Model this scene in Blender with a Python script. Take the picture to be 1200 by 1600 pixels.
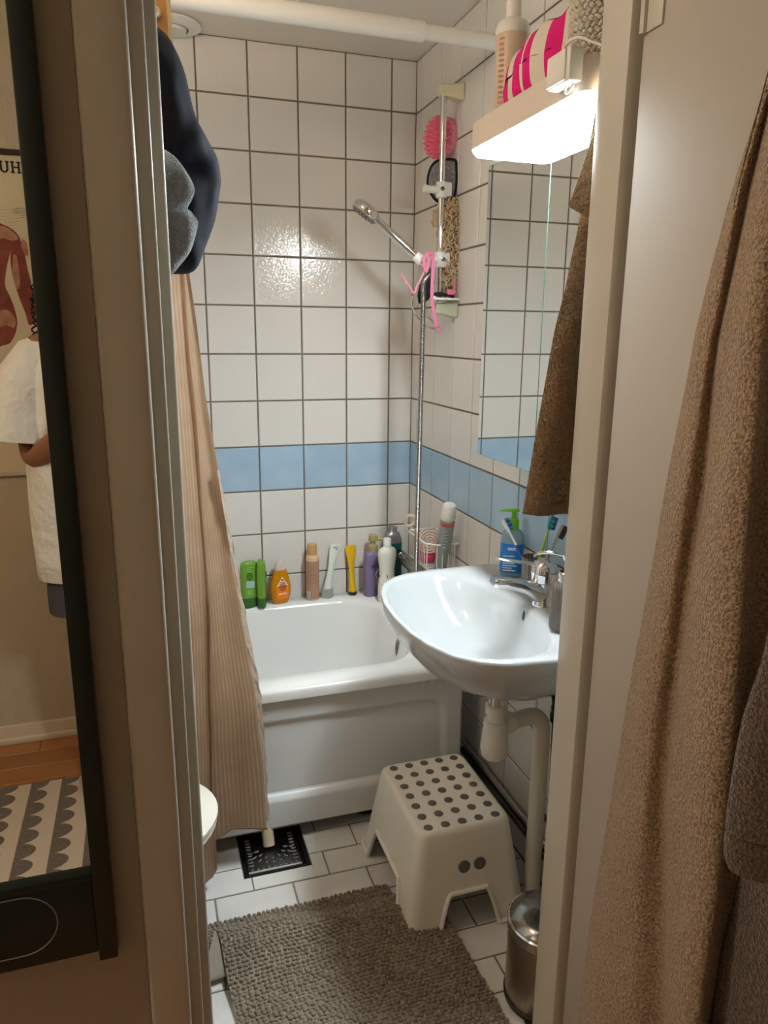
import bpy, bmesh, math, random
from mathutils import Vector, Matrix, Euler
from mathutils import noise as mnoise

# ------------------------------------------------------------------ camera, world, exposure
random.seed(7)
SC = bpy.context.scene
for o in list(bpy.data.objects):
    bpy.data.objects.remove(o)
COL = SC.collection
R = math.radians
YAW, PITCH, ROLL, FPX = 0.313898827, -0.237604543, 0.009604130, 1148.08422
CAM = Vector((-0.94047, -2.58399, 1.446737))
_f = Vector((math.sin(YAW) * math.cos(PITCH), math.cos(YAW) * math.cos(PITCH), math.sin(PITCH)))
_r = Vector((math.cos(YAW), -math.sin(YAW), 0))
_u = _r.cross(_f)
_r, _u = (_r * math.cos(ROLL) + _u * math.sin(ROLL)), (_u * math.cos(ROLL) - _r * math.sin(ROLL))
cd = bpy.data.cameras.new('camera')
cam = bpy.data.objects.new('camera', cd)
COL.objects.link(cam)
cam.matrix_world = Matrix((( _r.x, _u.x, -_f.x, CAM.x), (_r.y, _u.y, -_f.y, CAM.y), (_r.z, _u.z, -_f.z, CAM.z), (0, 0, 0, 1)))
cd.sensor_fit = 'VERTICAL'
cd.sensor_height = 24.0
cd.lens = FPX / 1600 * 24.0
cd.clip_start = 0.01
SC.camera = cam

def at(x, y, **k):
    """pixel of the 1200x1600 photograph -> world point on the plane X=, Y= or Z="""
    (ax, v), = k.items()
    i = 'XYZ'.index(ax)
    d = _f + _r * ((x - 600) / FPX) - _u * ((y - 800) / FPX)
    return CAM + d * ((v - CAM[i]) / d[i])

W = bpy.data.worlds.new('world')
SC.world = W
W.use_nodes = True
W.node_tree.nodes['Background'].inputs[0].default_value = (1.0, 0.85, 0.7, 1)
W.node_tree.nodes['Background'].inputs[1].default_value = 0.0
SC.view_settings.view_transform = 'Standard'
SC.view_settings.look = 'None'
SC.view_settings.gamma = 1.0
SC.view_settings.exposure = 0.80
SC.view_settings.use_curve_mapping = False
LAMP_STRENGTH = 76.0          # mirror lamp diffuser
BATH_CEIL_W = 24.0             # warm ceiling globe inside the bathroom, above the door
HALL_W = 40.0                  # warm hall ceiling lamp

# ------------------------------------------------------------------ mesh helpers
def lin(c):
    return tuple(((x / 255) / 12.92 if x / 255 <= .04045 else (((x / 255) + .055) / 1.055) ** 2.4) for x in c)

class M:
    """collects vertices and faces in world coordinates"""
    def __init__(s):
        s.v, s.f, s.uv = [], [], None
    def add(s, v, f):
        n = len(s.v)
        s.v += [Vector(p) for p in v]
        s.f += [tuple(i + n for i in q) for q in f]
        return s
    def box(s, x0, x1, y0, y1, z0, z1):
        return s.add([(x0, y0, z0), (x1, y0, z0), (x1, y1, z0), (x0, y1, z0), (x0, y0, z1), (x1, y0, z1), (x1, y1, z1), (x0, y1, z1)],
                     [(0, 3, 2, 1), (4, 5, 6, 7), (0, 1, 5, 4), (1, 2, 6, 5), (2, 3, 7, 6), (3, 0, 4, 7)])
    def rbox(s, x0, x1, y0, y1, z0, z1, r=.004, seg=2):
        bm = bmesh.new()
        m = M().box(min(x0, x1), max(x0, x1), min(y0, y1), max(y0, y1), min(z0, z1), max(z0, z1))
        vs = [bm.verts.new(p) for p in m.v]
        for q in m.f: bm.faces.new([vs[i] for i in q])
        bmesh.ops.bevel(bm, geom=list(bm.edges), offset=r, segments=seg, affect='EDGES', profile=.5)
        bm.verts.index_update()
        s.add([v.co.copy() for v in bm.verts], [tuple(v.index for v in q.verts) for q in bm.faces])
        bm.free()
        return s
    def xform(s, mat, start=0):
        for i in range(start, len(s.v)): s.v[i] = mat @ s.v[i]
        return s
    def loft(s, loops, closed=True, cap0=False, cap1=False):
        n = len(loops[0]); b = len(s.v)
        for L in loops: s.v += [Vector(p) for p in L]
        for k in range(len(loops) - 1):
            for i in range(n if closed else n - 1):
                j = (i + 1) % n
                s.f.append((b + k * n + i, b + k * n + j, b + (k + 1) * n + j, b + (k + 1) * n + i))
        if cap0: s.f.append(tuple(b + i for i in reversed(range(n))))
        if cap1: s.f.append(tuple(b + (len(loops) - 1) * n + i for i in range(n)))
        return s
    def tube(s, path, rad, n=8, cap=True, close=False):
        P = [Vector(p) for p in path]
        m = len(P)
        if not hasattr(rad, '__len__'): rad = [rad] * m
        loops = []
        nrm = None
        for i in range(m):
            if close: t = (P[(i + 1) % m] - P[i - 1])
            else: t = P[min(i + 1, m - 1)] - P[max(i - 1, 0)]
            t.normalize()
            if nrm is None:
                nrm = t.orthogonal().normalized()
            nrm = (nrm - t * nrm.dot(t))
            if nrm.length < 1e-6: nrm = t.orthogonal()
            nrm.normalize()
            bn = t.cross(nrm)
            loops.append([P[i] + (nrm * math.cos(2 * math.pi * k / n) + bn * math.sin(2 * math.pi * k / n)) * rad[i] for k in range(n)])
        if close: loops.append(loops[0])
        return s.loft(loops, True, cap and not close, cap and not close)
    def lathe(s, prof, c=(0, 0, 0), n=32, axis=None, cap=True):
        """prof: (radius, height) pairs; axis: direction, default +Z"""
        q = Vector((0, 0, 1)).rotation_difference(Vector(axis)) if axis is not None else None
        loops = []
        for r, h in prof:
            L = []
            for k in range(n):
                p = Vector((r * math.cos(2 * math.pi * k / n), r * math.sin(2 * math.pi * k / n), h))
                if q: p = q @ p
                L.append(p + Vector(c))
            loops.append(L)
        return s.loft(loops, True, cap, cap)
    def grid(s, fn, nu, nv, uv=None):
        b = len(s.v)
        for j in range(nv + 1):
            for i in range(nu + 1):
                s.v.append(Vector(fn(i / nu, j / nv)))
        for j in range(nv):
            for i in range(nu):
                a = b + j * (nu + 1) + i
                s.f.append((a, a + 1, a + nu + 2, a + nu + 1))
        return s
    def prism(s, poly, z0, z1):
        n = len(poly)
        lo = [(p[0], p[1], z0) for p in poly]; hi = [(p[0], p[1], z1) for p in poly]
        return s.loft([lo, hi], True, True, True)
    def ball(s, c, r, n=12, m=8):
        sc = r if hasattr(r, '__len__') else (r, r, r)
        loops = []
        for j in range(1, m):
            t = math.pi * j / m
            loops.append([Vector(c) + Vector((sc[0] * math.sin(t) * math.cos(2 * math.pi * k / n), sc[1] * math.sin(t) * math.sin(2 * math.pi * k / n), -sc[2] * math.cos(t))) for k in range(n)])
        return s.loft(loops, True, True, True)

ORG = {}
def mesh_of(name, m, mat, org=Vector((0, 0, 0)), sharp=35, fix=True):
    me = bpy.data.meshes.new(name)
    me.from_pydata([tuple(p - org) for p in m.v], [], m.f)
    if fix:
        bm = bmesh.new(); bm.from_mesh(me)
        bmesh.ops.recalc_face_normals(bm, faces=bm.faces)
        bm.to_mesh(me); bm.free()
    me.validate()
    if sharp:
        me.polygons.foreach_set('use_smooth', [True] * len(me.polygons))
        me.set_sharp_from_angle(angle=R(sharp))
    if mat: me.materials.append(mat)
    me.update()
    return me

def obj(name, m, mat, parent=None, loc=None, sharp=35, label=None, cat=None, group=None, kind=None, fix=True):
    """one mesh object; top-level unless parent is given. Vertices of m are in world space."""
    if parent is not None:
        org = ORG[parent]
    else:
        org = Vector(loc) if loc is not None else Vector((0, 0, 0))
    o = bpy.data.objects.new(name, mesh_of(name, m, mat, org, sharp, fix))
    COL.objects.link(o)
    ORG[o] = org
    if parent is not None: o.parent = parent
    else: o.location = org
    tag(o, label, cat, group, kind)
    return o

def tag(o, label=None, cat=None, group=None, kind=None):
    if label: o['label'] = label
    if cat: o['category'] = cat
    if group: o['group'] = group
    if kind: o['kind'] = kind
    return o

def thing(name, label, cat, loc, group=None, kind=None):
    o = bpy.data.objects.new(name, None)
    COL.objects.link(o)
    o.location = loc
    o.empty_display_size = .05
    ORG[o] = Vector(loc)
    return tag(o, label, cat, group, kind)

def uvmap(o, fn):
    """UVs from vertex position (local)"""
    me = o.data
    l = me.uv_layers.new(name='UVMap')
    for lp in me.loops:
        l.data[lp.index].uv = fn(me.vertices[lp.vertex_index].co, lp.vertex_index)

def text_mesh(txt, size, font_bold=False):
    c = bpy.data.curves.new('t', 'FONT'); c.body = txt; c.size = size; c.align_x = 'CENTER'; c.align_y = 'CENTER'
    if font_bold: c.offset = size * .02
    o = bpy.data.objects.new('t', c); COL.objects.link(o)
    bpy.context.view_layer.update()
    me = bpy.data.meshes.new_from_object(o.evaluated_get(bpy.context.evaluated_depsgraph_get()))
    m = M(); m.v = [v.co.copy() for v in me.vertices]; m.f = [tuple(p.vertices) for p in me.polygons]
    bpy.data.objects.remove(o); bpy.data.curves.remove(c); bpy.data.meshes.remove(me)
    return m

def face_frame(pos, right, up):
    """matrix that takes flat (x right, y up) artwork to a surface at pos"""
    r = Vector(right).normalized(); u = Vector(up).normalized(); n = r.cross(u)
    return Matrix(((r.x, u.x, n.x, pos[0]), (r.y, u.y, n.y, pos[1]), (r.z, u.z, n.z, pos[2]), (0, 0, 0, 1)))

def spline(pts, n):
    """Catmull-Rom through pts, n samples per span"""
    P = [Vector(p) for p in pts]
    P = [P[0] * 2 - P[1]] + P + [P[-1] * 2 - P[-2]]
    out = []
    for i in range(1, len(P) - 2):
        for k in range(n):
            t = k / n
            a, b, c, d = P[i - 1], P[i], P[i + 1], P[i + 2]
            out.append(.5 * ((2 * b) + (c - a) * t + (2 * a - 5 * b + 4 * c - d) * t * t + (3 * b - a - 3 * c + d) * t ** 3))
    out.append(P[-2])
    return out

def sample(pts, t):
    """piecewise-smooth sample at t in 0..1"""
    n = len(pts) - 1
    s = min(max(t, 0), .999999) * n
    i = int(s); t = s - i
    P = lambda k: Vector(pts[min(max(k, 0), n)])
    a, b, c, d = P(i - 1), P(i), P(i + 1), P(i + 2)
    return .5 * ((2 * b) + (c - a) * t + (2 * a - 5 * b + 4 * c - d) * t * t + (3 * b - a - 3 * c + d) * t ** 3)

def rrect(x0, x1, y0, y1, r, z, n=16):
    """rounded rectangle loop with 4n points, starting at +x side, counter-clockwise"""
    L = []
    for cx, cy, a0 in ((x1 - r, y1 - r, 0), (x0 + r, y1 - r, 90), (x0 + r, y0 + r, 180), (x1 - r, y0 + r, 270)):
        for k in range(n):
            a = R(a0 + 90 * k / (n - 1))
            L.append(Vector((cx + r * math.cos(a), cy + r * math.sin(a), z)))
    return L

# ------------------------------------------------------------------ materials
MATS = {}
def mat(name, c, rough=.5, metal=0., vary=None, bump=None, trans=0., alpha=1., ior=1.45, sss=0., coat=0., sheen=0., rnd=0., bump2=None, emit=None, transl=0., coord='Object'):
    """c in sRGB 0-255. vary=(scale, second colour, contrast); bump=(scale, strength, distance)"""
    m = bpy.data.materials.new(name); m.use_nodes = True
    nt = m.node_tree; N = nt.nodes; L = nt.links
    b = N['Principled BSDF']
    b.inputs['Base Color'].default_value = lin(c) + (1,)
    b.inputs['Roughness'].default_value = rough
    b.inputs['Metallic'].default_value = metal
    b.inputs['IOR'].default_value = ior
    b.inputs['Transmission Weight'].default_value = trans
    b.inputs['Alpha'].default_value = alpha
    b.inputs['Coat Weight'].default_value = coat
    b.inputs['Sheen Weight'].default_value = sheen
    if sss:
        b.inputs['Subsurface Weight'].default_value = sss
        b.inputs['Subsurface Radius'].default_value = (.01, .006, .004)
    tc = None
    if vary or bump or rnd:
        tc = N.new('ShaderNodeTexCoord')
    col = None
    if vary:
        nz = N.new('ShaderNodeTexNoise'); nz.inputs['Scale'].default_value = vary[0]; nz.inputs['Detail'].default_value = 4
        L.new(tc.outputs[coord], nz.inputs['Vector'])
        rp = N.new('ShaderNodeValToRGB')
        w = vary[2] if len(vary) > 2 else .25
        rp.color_ramp.elements[0].position = .5 - w; rp.color_ramp.elements[1].position = .5 + w
        rp.color_ramp.elements[0].color = lin(c) + (1,); rp.color_ramp.elements[1].color = lin(vary[1]) + (1,)
        L.new(nz.outputs['Fac'], rp.inputs['Fac'])
        col = rp.outputs['Color']
    if rnd:
        oi = N.new('ShaderNodeObjectInfo')
        mr = N.new('ShaderNodeMapRange'); mr.inputs['To Min'].default_value = 1 - rnd; mr.inputs['To Max'].default_value = 1 + rnd * .3
        L.new(oi.outputs['Random'], mr.inputs['Value'])
        mx = N.new('ShaderNodeVectorMath'); mx.operation = 'SCALE'
        if col: L.new(col, mx.inputs[0])
        else: mx.inputs[0].default_value = lin(c)
        L.new(mr.outputs['Result'], mx.inputs['Scale'])
        col = mx.outputs['Vector']
    if col: L.new(col, b.inputs['Base Color'])
    prev = None
    for bp in (bump, bump2):
        if bp:
            nz = N.new('ShaderNodeTexNoise'); nz.inputs['Scale'].default_value = bp[0]; nz.inputs['Detail'].default_value = 3
            L.new(tc.outputs[coord], nz.inputs['Vector'])
            bn = N.new('ShaderNodeBump'); bn.inputs['Strength'].default_value = bp[1]; bn.inputs['Distance'].default_value = bp[2]
            L.new(nz.outputs['Fac'], bn.inputs['Height'])
            if prev: L.new(prev, bn.inputs['Normal'])
            prev = bn.outputs['Normal']
    if prev: L.new(prev, b.inputs['Normal'])
    if emit:
        b.inputs['Emission Color'].default_value = lin(emit[0]) + (1,)
        b.inputs['Emission Strength'].default_value = emit[1]
    if transl:
        tr = N.new('ShaderNodeBsdfTranslucent'); tr.inputs['Color'].default_value = lin(c) + (1,)
        if col: L.new(col, tr.inputs['Color'])
        ms = N.new('ShaderNodeMixShader'); ms.inputs[0].default_value = transl
        L.new(b.outputs[0], ms.inputs[1]); L.new(tr.outputs[0], ms.inputs[2])
        L.new(ms.outputs[0], N['Material Output'].inputs['Surface'])
    MATS[name] = m
    return m

T_WHITE = mat('tile_white', (230, 227, 222), .035, bump=(115, 1., .0008), bump2=(50, 1., .0002), rnd=.03)
T_BLUE = mat('tile_blue', (158, 190, 216), .07, vary=(9, (182, 206, 226), .3), bump=(190, 1., .0003), rnd=.04)
T_FLOOR = mat('tile_floor', (226, 226, 222), .38, vary=(14, (240, 240, 238), .3), bump=(90, .15, .003), rnd=.06)
GROUT = mat('grout', (136, 126, 112), .85, vary=(16, (104, 97, 87), .3))
GROUT_F = mat('grout_floor', (156, 145, 128), .85, vary=(20, (122, 112, 98), .3))
PLASTER = mat('plaster_ceiling', (236, 228, 216), .7)
HALLWALL = mat('hall_wall_paint', (198, 180, 154), .75, bump=(140, .5, .006), vary=(6, (190, 172, 146), .3))
FRONTWALL = mat('hall_front_wall', (168, 158, 142), .7, bump=(120, .12, .003))
FRAMEP = mat('door_frame_paint', (194, 189, 176), .33, vary=(7, (186, 181, 168), .3))
DOORP = mat('door_paint', (178, 171, 160), .7, vary=(3, (172, 165, 154), .3))
CER = mat('ceramic_white', (190, 195, 197), .07, coat=.3)
ENAMEL = mat('tub_enamel', (236, 238, 236), .16)
PANELW = mat('tub_panel_white', (238, 241, 241), .3)
PLW = mat('white_plastic', (238, 236, 228), .35)
PLGREY = mat('pale_pipe_plastic', (226, 221, 208), .4)
PLYEL = mat('yellowed_plastic', (226, 218, 180), .4)
CHROME = mat('chrome', (225, 226, 228), .07, metal=1.)
STEEL = mat('brushed_steel', (170, 166, 160), .32, metal=1.)
STEELD = mat('dark_steel', (92, 90, 88), .3, metal=1.)
BLACK = mat('black_plastic', (18, 18, 20), .4)
BLACKF = mat('black_fabric', (20, 22, 30), .8, bump=(300, .4, .002))
DGREEN = mat('dark_green_frame', (14, 30, 24), .45)
MIRR = mat('mirror_silver', (238, 242, 240), .0, metal=1.)
GLASSE = mat('mirror_glass_edge', (70, 112, 98), .3)
RUB = mat('grey_rubber_dot', (112, 108, 100), .7)
STOOLP = mat('stool_plastic', (248, 245, 234), .35)
DARKGAP = mat('dark_tray', (22, 22, 22), .35, metal=.3)

# ------------------------------------------------------------------ the bathroom shell
P = 0.16                       # tile pitch
Z1 = 2.176                     # height of the first full tile joint under the ceiling
CEIL = 2.336
XL = -1.62                     # left wall
YF = -1.50                     # inside face of the door wall
GA, GB = 0.0876542, 0.0567690  # width of the cut tiles in the corner
TT = 0.006
tile_cache = {}
def tile_mesh(w, h, m, t=TT):
    k = (round(w, 4), round(h, 4), m.name)
    if k not in tile_cache:
        q = M(); c = .0018
        a = [(-w / 2, -h / 2), (w / 2, -h / 2), (w / 2, h / 2), (-w / 2, h / 2)]
        b = [(-w / 2 + c, -h / 2 + c), (w / 2 - c, -h / 2 + c), (w / 2 - c, h / 2 - c), (-w / 2 + c, h / 2 - c)]
        q.loft([[(x, y, 0) for x, y in a], [(x, y, t - c) for x, y in a], [(x, y, t) for x, y in b]], True, False, True)
        tile_cache[k] = mesh_of('tile', q, m, sharp=0)
    return tile_cache[k]
def put_tile(parent, me, c, right, up, jit=0.0):
    o = bpy.data.objects.new('tile', me); COL.objects.link(o)
    o.parent = parent
    mt = face_frame(c, right, up)
    if jit:
        mt = mt @ Euler((random.uniform(-jit, jit), random.uniform(-jit, jit), 0)).to_matrix().to_4x4()
    o.matrix_local = mt
    return o
def cuts(start, pitch, lo, hi):
    """joint positions start+k*pitch clipped to lo..hi"""
    k = math.ceil((lo - start) / pitch - 1e-6)
    js = [lo]
    while start + k * pitch < hi - 1e-6:
        p = start + k * pitch
        if p > lo + .004: js.append(p)
        k += 1
    return js + [hi]
G = .0052                      # joint width
zc = cuts(Z1, P, 0.0, CEIL)
def tile_wall(wall, horiz, place, right, blue=True):
    for a0, a1 in zip(horiz, horiz[1:]):
        for z0, z1 in zip(zc, zc[1:]):
            w, h = a1 - a0 - G, z1 - z0 - G
            if w < .008 or h < .008: continue
            jb = Z1 - 8 * P - .001 < z0 < Z1 - 8 * P + .001
            put_tile(wall, tile_mesh(w, h, T_BLUE if jb else T_WHITE), place((a0 + a1) / 2, (z0 + z1) / 2), right, (0, 0, 1), .0012)

wb = obj('wall_back', M().box(XL - .1, .1, .003, .1, -.02, CEIL), GROUT, kind='structure', sharp=0)
tag(wb, 'back wall of white square tiles with one pale blue row')
tile_wall(wb, cuts(-GA, P, XL + .012, .002), lambda a, z: (a, TT, z), (1, 0, 0))
for o in wb.children: pass
wr = obj('wall_right', M().box(.003, .1, YF - .08, .006, -.02, CEIL), GROUT, kind='structure', sharp=0)
tag(wr, 'right wall of white square tiles with one pale blue row')
tile_wall(wr, [-x for x in reversed(cuts(GB, P, -.0015, -YF))], lambda a, z: (TT, a, z), (0, -1, 0))
wl = obj('wall_left', M().box(XL - .1, XL, YF - .08, .006, -.02, CEIL), T_WHITE, kind='structure', sharp=0)
tag(wl, 'white left bathroom wall behind the shower curtain')
obj('ceiling', M().box(XL - .1, .1, YF - .01, .1, CEIL, CEIL + .05), PLASTER, kind='structure', sharp=0, label='pale bathroom ceiling with soft gloss')

# floor: half-bond rectangular tiles, rows along X
GR = (-.765, -.578, -.842, -.66)      # floor drain hole
def minus_hole(x0, x1, y0, y1, h):
    out = []
    if x0 < h[0]: out.append((x0, min(x1, h[0]), y0, y1))
    if x1 > h[1]: out.append((max(x0, h[1]), x1, y0, y1))
    a, b = max(x0, h[0]), min(x1, h[1])
    if b > a:
        if y0 < h[2]: out.append((a, b, y0, min(y1, h[2])))
        if y1 > h[3]: out.append((a, b, max(y0, h[3]), y1))
    return out
fm = M().box(XL, .006, YF - .1, .006, -.08, -.03)
for a, b, c, d in minus_hole(XL, .006, YF - .1, .006, GR): fm.box(a, b, c, d, -.03, -.002)
fl = obj('floor', fm, GROUT_F, kind='structure', sharp=0)
tag(fl, 'bathroom floor of pale rectangular tiles in half bond')
FW, FH = 0.2073, 0.0955
yB = at(457.5, 1378, Z=0).y; xB = at(457.5, 1378, Z=0).x
yA = at(378.8, 1356, Z=0).y; xA = at(392.7, 1368, Z=0).x
xC = at(548, 1295, Z=0).x
def floor_row(y0, y1, xs):
    g = .0045
    hole = (GR[0] - g / 2, GR[1] + g / 2, GR[2] - g / 2, GR[3] + g / 2)
    for x0, x1 in zip(xs, xs[1:]):
        w, h = x1 - x0 - g, y1 - y0 - g
        if w < .012 or h < .012: continue
        if x1 > GR[0] and x0 < GR[1] and y1 > GR[2] and y0 < GR[3]:
            m = M()                              # one tile cut to fit round the drain
            for a, b, c, d in minus_hole(x0 + g / 2, x1 - g / 2, y0 + g / 2, y1 - g / 2, hole): m.box(a, b, c, d, -.005, 0)
            if m.v: obj('tile', m, T_FLOOR, fl, sharp=0)
        else:
            put_tile(fl, tile_mesh(w, h, T_FLOOR, .005), ((x0 + x1) / 2, (y0 + y1) / 2, -.005), (1, 0, 0), (0, 1, 0), .002)
ys = cuts(yB, FH, YF - .1, 0.0)
for k, (y0, y1) in enumerate(zip(ys, ys[1:])):
    r = round((y1 - yB) / FH)          # row 0 lies just in front of joint line B
    off = xB if r == 0 else (xA if r == 1 else (xC if r == 2 else (xB + FW * .5 * (r % 2))))
    floor_row(y0, y1, cuts(off, FW, XL, 0.0))

# ------------------------------------------------------------------ door wall, frame, leaf
JL, JR = -.932, -.255
HY = -1.584                     # hall face of the door wall
TOPZ = 2.06
wf = M().box(-3.1, JL - .03, HY, YF, -.05, 2.45).box(JR + .02, 1.0, HY, YF, -.05, 2.45).box(JL - .03, JR + .02, HY, YF, TOPZ + .03, 2.45)
obj('wall_front', wf, FRONTWALL, kind='structure', sharp=0, label='hall wall around the bathroom doorway')
def arc(cx, cy, r, a0, a1, n=5):
    return [(cx + r * math.cos(R(a0 + (a1 - a0) * i / n)), cy + r * math.sin(R(a0 + (a1 - a0) * i / n))) for i in range(n + 1)]
pl = [(-.992, HY), (-.992, -1.596)] + arc(-.985, -1.594, .006, 180, 270, 4) + arc(-.938, -1.594, .006, 270, 360, 4) + [(-.932, -1.580)] \
    + arc(-.917, -1.574, .004, 270, 360, 4) + [(-.913, -1.536)] + arc(-.902, -1.529, .005, 270, 360, 4) + [(-.897, YF - .004), (-.992, YF - .004)]
lf = thing('door_2', 'painted door frame around the bathroom opening, worn on the left edge', None, (0, 0, 0), kind='structure')
obj('frame_post', M().prism(pl, 0, TOPZ + .03), FRAMEP, lf, sharp=30)
pr_ = [(-.262, -1.588), (-.255, -1.592), (-.200, -1.592), (-.200, YF - .02), (-.264, YF - .02)] + [(-.266, YF - .024), (-.266, -1.56)]
obj('frame_post', M().prism(pr_, 0, TOPZ + .03), FRAMEP, lf, sharp=30)
obj('frame_head', M().rbox(-.992, -.20, -1.6, YF - .02, TOPZ, TOPZ + .06, .004), FRAMEP, lf)
obj('threshold', M().rbox(-.93, -.26, HY, YF - .004, -.03, .012, .004), mat('threshold_wood', (120, 86, 56), .4), lf)

DX = -.250
dl = thing('door_1', 'open white painted door leaf with towels hanging on it', None, (DX, -1.602, 0), kind='structure')
obj('leaf', M().rbox(DX, DX + .04, -2.28, -1.602, .012, 2.03, .003), DOORP, dl)
hz = at(992, 25, X=DX - .004)
obj('hinge', M().rbox(DX - .0035, DX + .002, -1.645, -1.612, hz.z - .03, hz.z + .06, .0012).tube([(DX - .003, -1.606, hz.z - .03), (DX - .003, -1.606, hz.z + .06)], .006, 10), FRAMEP, dl)
obj('hinge', M().rbox(DX - .0035, DX + .002, -1.645, -1.612, .03, .12, .0012).tube([(DX - .003, -1.606, .03), (DX - .003, -1.606, .12)], .006, 10), FRAMEP, dl)
hk = M()
for yy in (-1.93, -2.12):
    hk.tube(spline([(DX, yy, 1.80), (DX - .03, yy, 1.79), (DX - .055, yy, 1.80), (DX - .06, yy, 1.825)], 5), .005, 8)
    hk.rbox(DX - .004, DX + .001, yy - .012, yy + .012, 1.77, 1.83, .001)
obj('towel_hook', hk, STEEL, dl)

# ------------------------------------------------------------------ the hall behind the camera
HYB = -3.295
HXL, HXR, HC = -3.1, .75, 2.42
wo = obj('wall_opposite', M().box(HXL, HXR, HYB - .1, HYB, -.05, HC), HALLWALL, kind='structure', sharp=0, label='beige textured hall wall seen in the framed mirror')
obj('wall_hall_left', M().box(HXL - .1, HXL, HYB - .1, HY, -.05, HC), HALLWALL, kind='structure', sharp=0, label='hall end wall to the left')
obj('wall_hall_right', M().box(HXR, HXR + .1, HYB - .1, HY, -.05, HC), HALLWALL, kind='structure', sharp=0, label='hall end wall to the right')
obj('ceiling_hall', M().box(HXL, HXR, HYB, HY, HC, HC + .05), PLASTER, kind='structure', sharp=0, label='plain hall ceiling')
bb = M().rbox(HXL, HXR, HYB, HYB + .014, 0, .068, .003).rbox(HXL, HXR, HYB, HYB + .024, 0, .022, .003)
obj('baseboard_hall', bb, mat('baseboard_paint', (214, 196, 170), .4), kind='structure', label='white painted baseboard along the hall wall')
hf = obj('floor_hall', M().box(HXL, HXR, HYB, HY, -.06, -.008), mat('plank_gap', (70, 42, 22), .8), kind='structure', sharp=0, label='hall floor of warm brown wooden planks')
WOODF = mat('oak_plank', (178, 118, 66), .35, vary=(5, (150, 92, 46), .3), rnd=.22)
pk = mesh_of('plank', M().rbox(-.274, .274, -.0462, .0462, -.01, 0, .0012, 1), WOODF, sharp=30)
row = 0
y = HYB + .047
while y < HY + .02:
    x = HXL - .2 + (row * .217) % .55
    while x < HXR + .2:
        if HXL - .1 < x < HXR + .1:
            o = bpy.data.objects.new('plank', pk); COL.objects.link(o); o.parent = hf; o.location = (x, y, 0)
        x += .55
    y += .0945; row += 1

# ------------------------------------------------------------------ bathtub
ZR = .485
tub = thing('bathtub', 'white enamel bathtub with front panel along the back wall', 'bathtub', (-.82, -.36, 0))
def tub_loop(x0, x1, y0, y1, r, z): return rrect(x0, x1, y0, y1, r, z, 14)
TX0, TX1, TY0, TY1 = XL + .03, -.072, -.728, -.004
loops = [tub_loop(TX0 + .03, TX1 - .03, TY0 + .045, TY1 - .01, .03, .40),
         tub_loop(TX0 + .025, TX1 - .025, TY0 + .040, TY1 - .004, .03, .452),
         tub_loop(TX0, TX1, TY0, TY1, .03, .452), tub_loop(TX0, TX1, TY0, TY1, .03, .474),
         tub_loop(TX0 + .004, TX1 - .004, TY0 + .004, TY1 - .002, .03, .482), tub_loop(TX0 + .012, TX1 - .012, TY0 + .012, TY1 - .004, .03, ZR),
         tub_loop(TX0 + .10, -.172, -.645, -.066, .13, ZR + .001), tub_loop(TX0 + .11, -.180, -.637, -.074, .13, ZR - .004),
         tub_loop(TX0 + .118, -.187, -.629, -.083, .13, ZR - .018), tub_loop(TX0 + .16, -.205, -.61, -.105, .13, .33),
         tub_loop(TX0 + .24, -.235, -.58, -.135, .13, .18), tub_loop(TX0 + .30, -.28, -.54, -.18, .12, .13), tub_loop(TX0 + .40, -.40, -.46, -.26, .09, .122)]
obj('basin_shell', M().loft(loops, True, False, True), ENAMEL, tub, sharp=50)
def panel_pt(u, v):
    x = TX0 + .012 + (TX1 - .004 - TX0 - .012) * u
    z = .050 + (.446 - .050) * v
    d = 0.0
    # raised lower fold that slopes out, recessed field above it
    e = .150
    if z < e: d -= .012 * min(1, (e - z) / .016) - .010 * max(0, (.12 - z) / .07) * 0
    # recessed field: rounded rectangle
    cx0, cx1, cz1, r = TX0 + .08, TX1 - .055, .385, .07
    dx = max(cx0 + r - x, x - (cx1 - r), 0); dz = max(z - (cz1 - r), 0)
    dist = math.hypot(dx, dz) - r
    if z >= e: d += .008 * min(1, max(0, -dist / .012))
    return (x, -.708 + d, z)
pn = obj('front_panel', M().grid(panel_pt, 220, 90), PANELW, tub, sharp=0)
pn.data.polygons.foreach_set('use_smooth', [True] * len(pn.data.polygons))
md = pn.modifiers.new('thick', 'SOLIDIFY'); md.thickness = .004; md.offset = 1
cl = at(670, 1054, Y=-.725)
for xx in (cl.x, -1.30):
    k = obj('panel_clip', M().rbox(xx - .024, xx + .024, -.722, -.706, .447, .459, .002).rbox(xx - .02, xx - .009, -.724, -.708, .434, .450, .002).rbox(xx + .009, xx + .02, -.724, -.708, .434, .450, .002), PLW, tub)
for xx, yy in ((-.36, -.62), (-1.3, -.62)):
    obj('foot', M().lathe([(.018, .40), (.018, .03), (.05, .02), (.055, .0)], (xx, yy, .001), 20), BLACK, tub)
obj('drain_pipe', M().tube([(-.682, -.66, .20), (-.682, -.685, .10), (-.681, -.712, .045), (-.680, -.733, .003)], .017, 16), mat('stained_pipe', (222, 212, 184), .4, vary=(25, (196, 170, 110), .3)), tub)

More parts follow.
